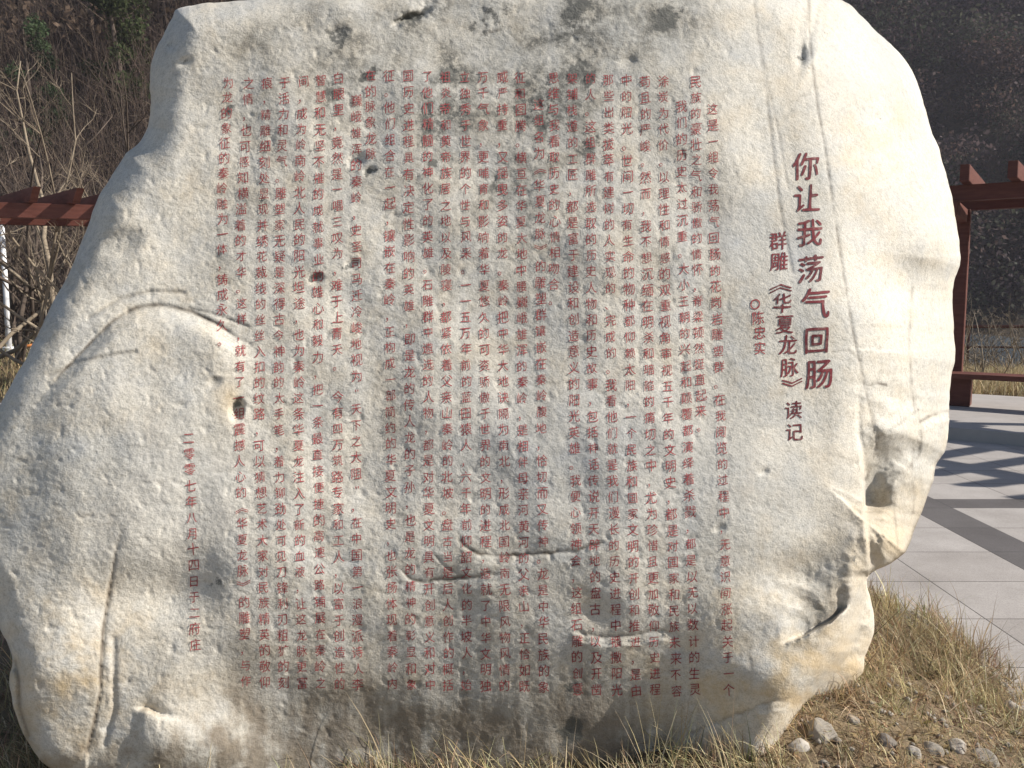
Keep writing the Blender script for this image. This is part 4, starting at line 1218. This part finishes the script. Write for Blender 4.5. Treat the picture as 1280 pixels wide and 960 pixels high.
# hillside wood: leafless crowns massed together, one object
def crowns(C, Rr, per, fs, cols, name, colsel=None, mat='leaf', squash=0.8):
    m = len(C); n = m * per
    d = rng.normal(0, 1, (n, 3)); d /= np.linalg.norm(d, axis=1)[:, None]; rad = rng.uniform(.25, 1, n) ** .6
    lump = 1 + .35 * perlin(d[:, 0] * 2.2 + np.repeat(np.arange(m), per) * 7.1, d[:, 1] * 2.2 + d[:, 2] * 2, 3)
    p = np.repeat(C, per, 0) + d * (rad * lump * np.repeat(Rr, per))[:, None] * np.array((1, 1, squash))
    s = fs * np.repeat(Rr, per) * rng.uniform(.5, 1.4, n)
    u = rng.normal(0, 1, (n, 3)); u /= np.linalg.norm(u, axis=1)[:, None]; v = np.cross(u, rng.normal(0, 1, (n, 3))); v /= np.linalg.norm(v, axis=1)[:, None]
    V = np.stack([p - u * s[:, None], p + v * (s * .55)[:, None], p + u * s[:, None], p - v * (s * .55)[:, None]], 1).reshape(-1, 3)
    base = (cols[rng.integers(0, len(cols), m)] if colsel is None else cols[colsel]) * rng.uniform(.6, 1.6, (m, 1))
    c = np.repeat(base, per, 0) * rng.uniform(.85, 1.15, (n, 1))
    return V, np.arange(4 * n).reshape(-1, 4), np.repeat(c, 4, 0)


WC = 1.1 * np.array([(.060, .044, .044), (.070, .050, .045), (.050, .038, .042), (.044, .046, .032), (.034, .042, .026), (.085, .056, .045), (.058, .043, .05)])
n = 2000
q = zone(.05, .82, 78, 185)(n); z = hgt(q[:, 0], q[:, 1]); rr_ = rng.uniform(2.2, 4.6, n)
V, F, c = crowns(np.stack([q[:, 0], q[:, 1], z + rr_ * .7], -1), rr_, 420, .062, WC, 'wood')
o = mesh_np('hillside_wood', V, F, M['leaf']); attr_c(o, 'tint', c)
tag(o, 'dark leafless wood covering the hillside across the river', 'wood', kind='stuff')
n = 1300
q = zone(-.95, .10, 40, 125)(n); z = hgt(q[:, 0], q[:, 1]); rr_ = rng.uniform(1.2, 3.0, n)
WL = np.array([(.07, .05, .04), (.085, .06, .045), (.055, .045, .04), (.05, .06, .03), (.10, .07, .05)])
V, F, c = crowns(np.stack([q[:, 0], q[:, 1], z + rr_ * .6], -1), rr_, 260, .08, WL, 'wood')
o = mesh_np('hillside_wood', V, F, M['leaf']); attr_c(o, 'tint', c)
tag(o, 'brown wood high on the slope at the upper left', 'wood', kind='stuff')


# evergreens on the left slope: each a tree of its own
def evergreen(px, Y, h, label, seed, col):
    x = (px - 640) / FPX * Y; z = float(hgt(x, Y)); rr = np.random.default_rng(seed)
    root = empty('evergreen_tree', (x, Y, z), label, 'tree', 'evergreens on the left slope')
    P, Dv, Rv = grow(rr, (0, 0, -.2), (0, 0, 1), h, h * .02, .03, .05, 9); V, F = tube(P, Rv, 7); mesh_np('trunk', V, F, M['bark_dark'], root)
    C = []; Rr = []
    for k in range(26):
        f = rr.uniform(.2, 1); w = h * .22 * (1.15 - f); az = rr.uniform(0, 6.28)
        C.append((math.cos(az) * w, math.sin(az) * w, f * h)); Rr.append(h * .09 * rr.uniform(.6, 1.2) * (1.3 - .6 * f))
    cc = np.array([col, np.array(col) * .7, np.array(col) * 1.35])
    V, F, c = crowns(np.array(C), np.array(Rr), 160, .16, cc, 'crown'); o = mesh_np('crown', V, F, M['leaf'], root); attr_c(o, 'tint', c)


EV = [(60, 34, 6.0, 'dark evergreen at the top left corner, leftmost of the evergreens'), (168, 36, 7.5, 'olive evergreen rising beside the upper left of the boulder'),
      (205, 42, 7.0, 'dark evergreen against the top left shoulder of the boulder'), (120, 46, 7.5, 'broad green evergreen at the top between the other evergreens'),
      (150, 29, 3.0, 'small olive evergreen bush below the taller evergreens near the boulder'), (98, 27.5, 1.8, 'low green bush on the slope just above the left pergola'), (20, 48, 6.5, 'farthest evergreen at the top of the left slope')]
for k, (px, Y, h, lab) in enumerate(EV):
    evergreen(px, Y, h, lab, 300 + k, (.055, .07, .028) if k % 2 else (.04, .058, .028))


# ------------------------------------------------------------------ thin haze over the valley
m = bpy.data.materials.new('haze'); m.use_nodes = True; nt = m.node_tree
nt.nodes.remove(nt.nodes['Principled BSDF'])
pv = nt.nodes.new('ShaderNodeVolumePrincipled'); pv.inputs['Color'].default_value = (0.90, 0.88, 1.0, 1); pv.inputs['Density'].default_value = 0.0005; pv.inputs['Anisotropy'].default_value = 0.0
nt.links.new(pv.outputs[0], nt.nodes['Material Output'].inputs['Volume'])
V, F = box_np((0, 75, 41), (164, 0, 0), (0, 139, 0), (0, 0, 48))
tag(mesh_np('haze', V, F, m), 'thin bluish haze between the square and the far hillside', 'haze', kind='stuff')
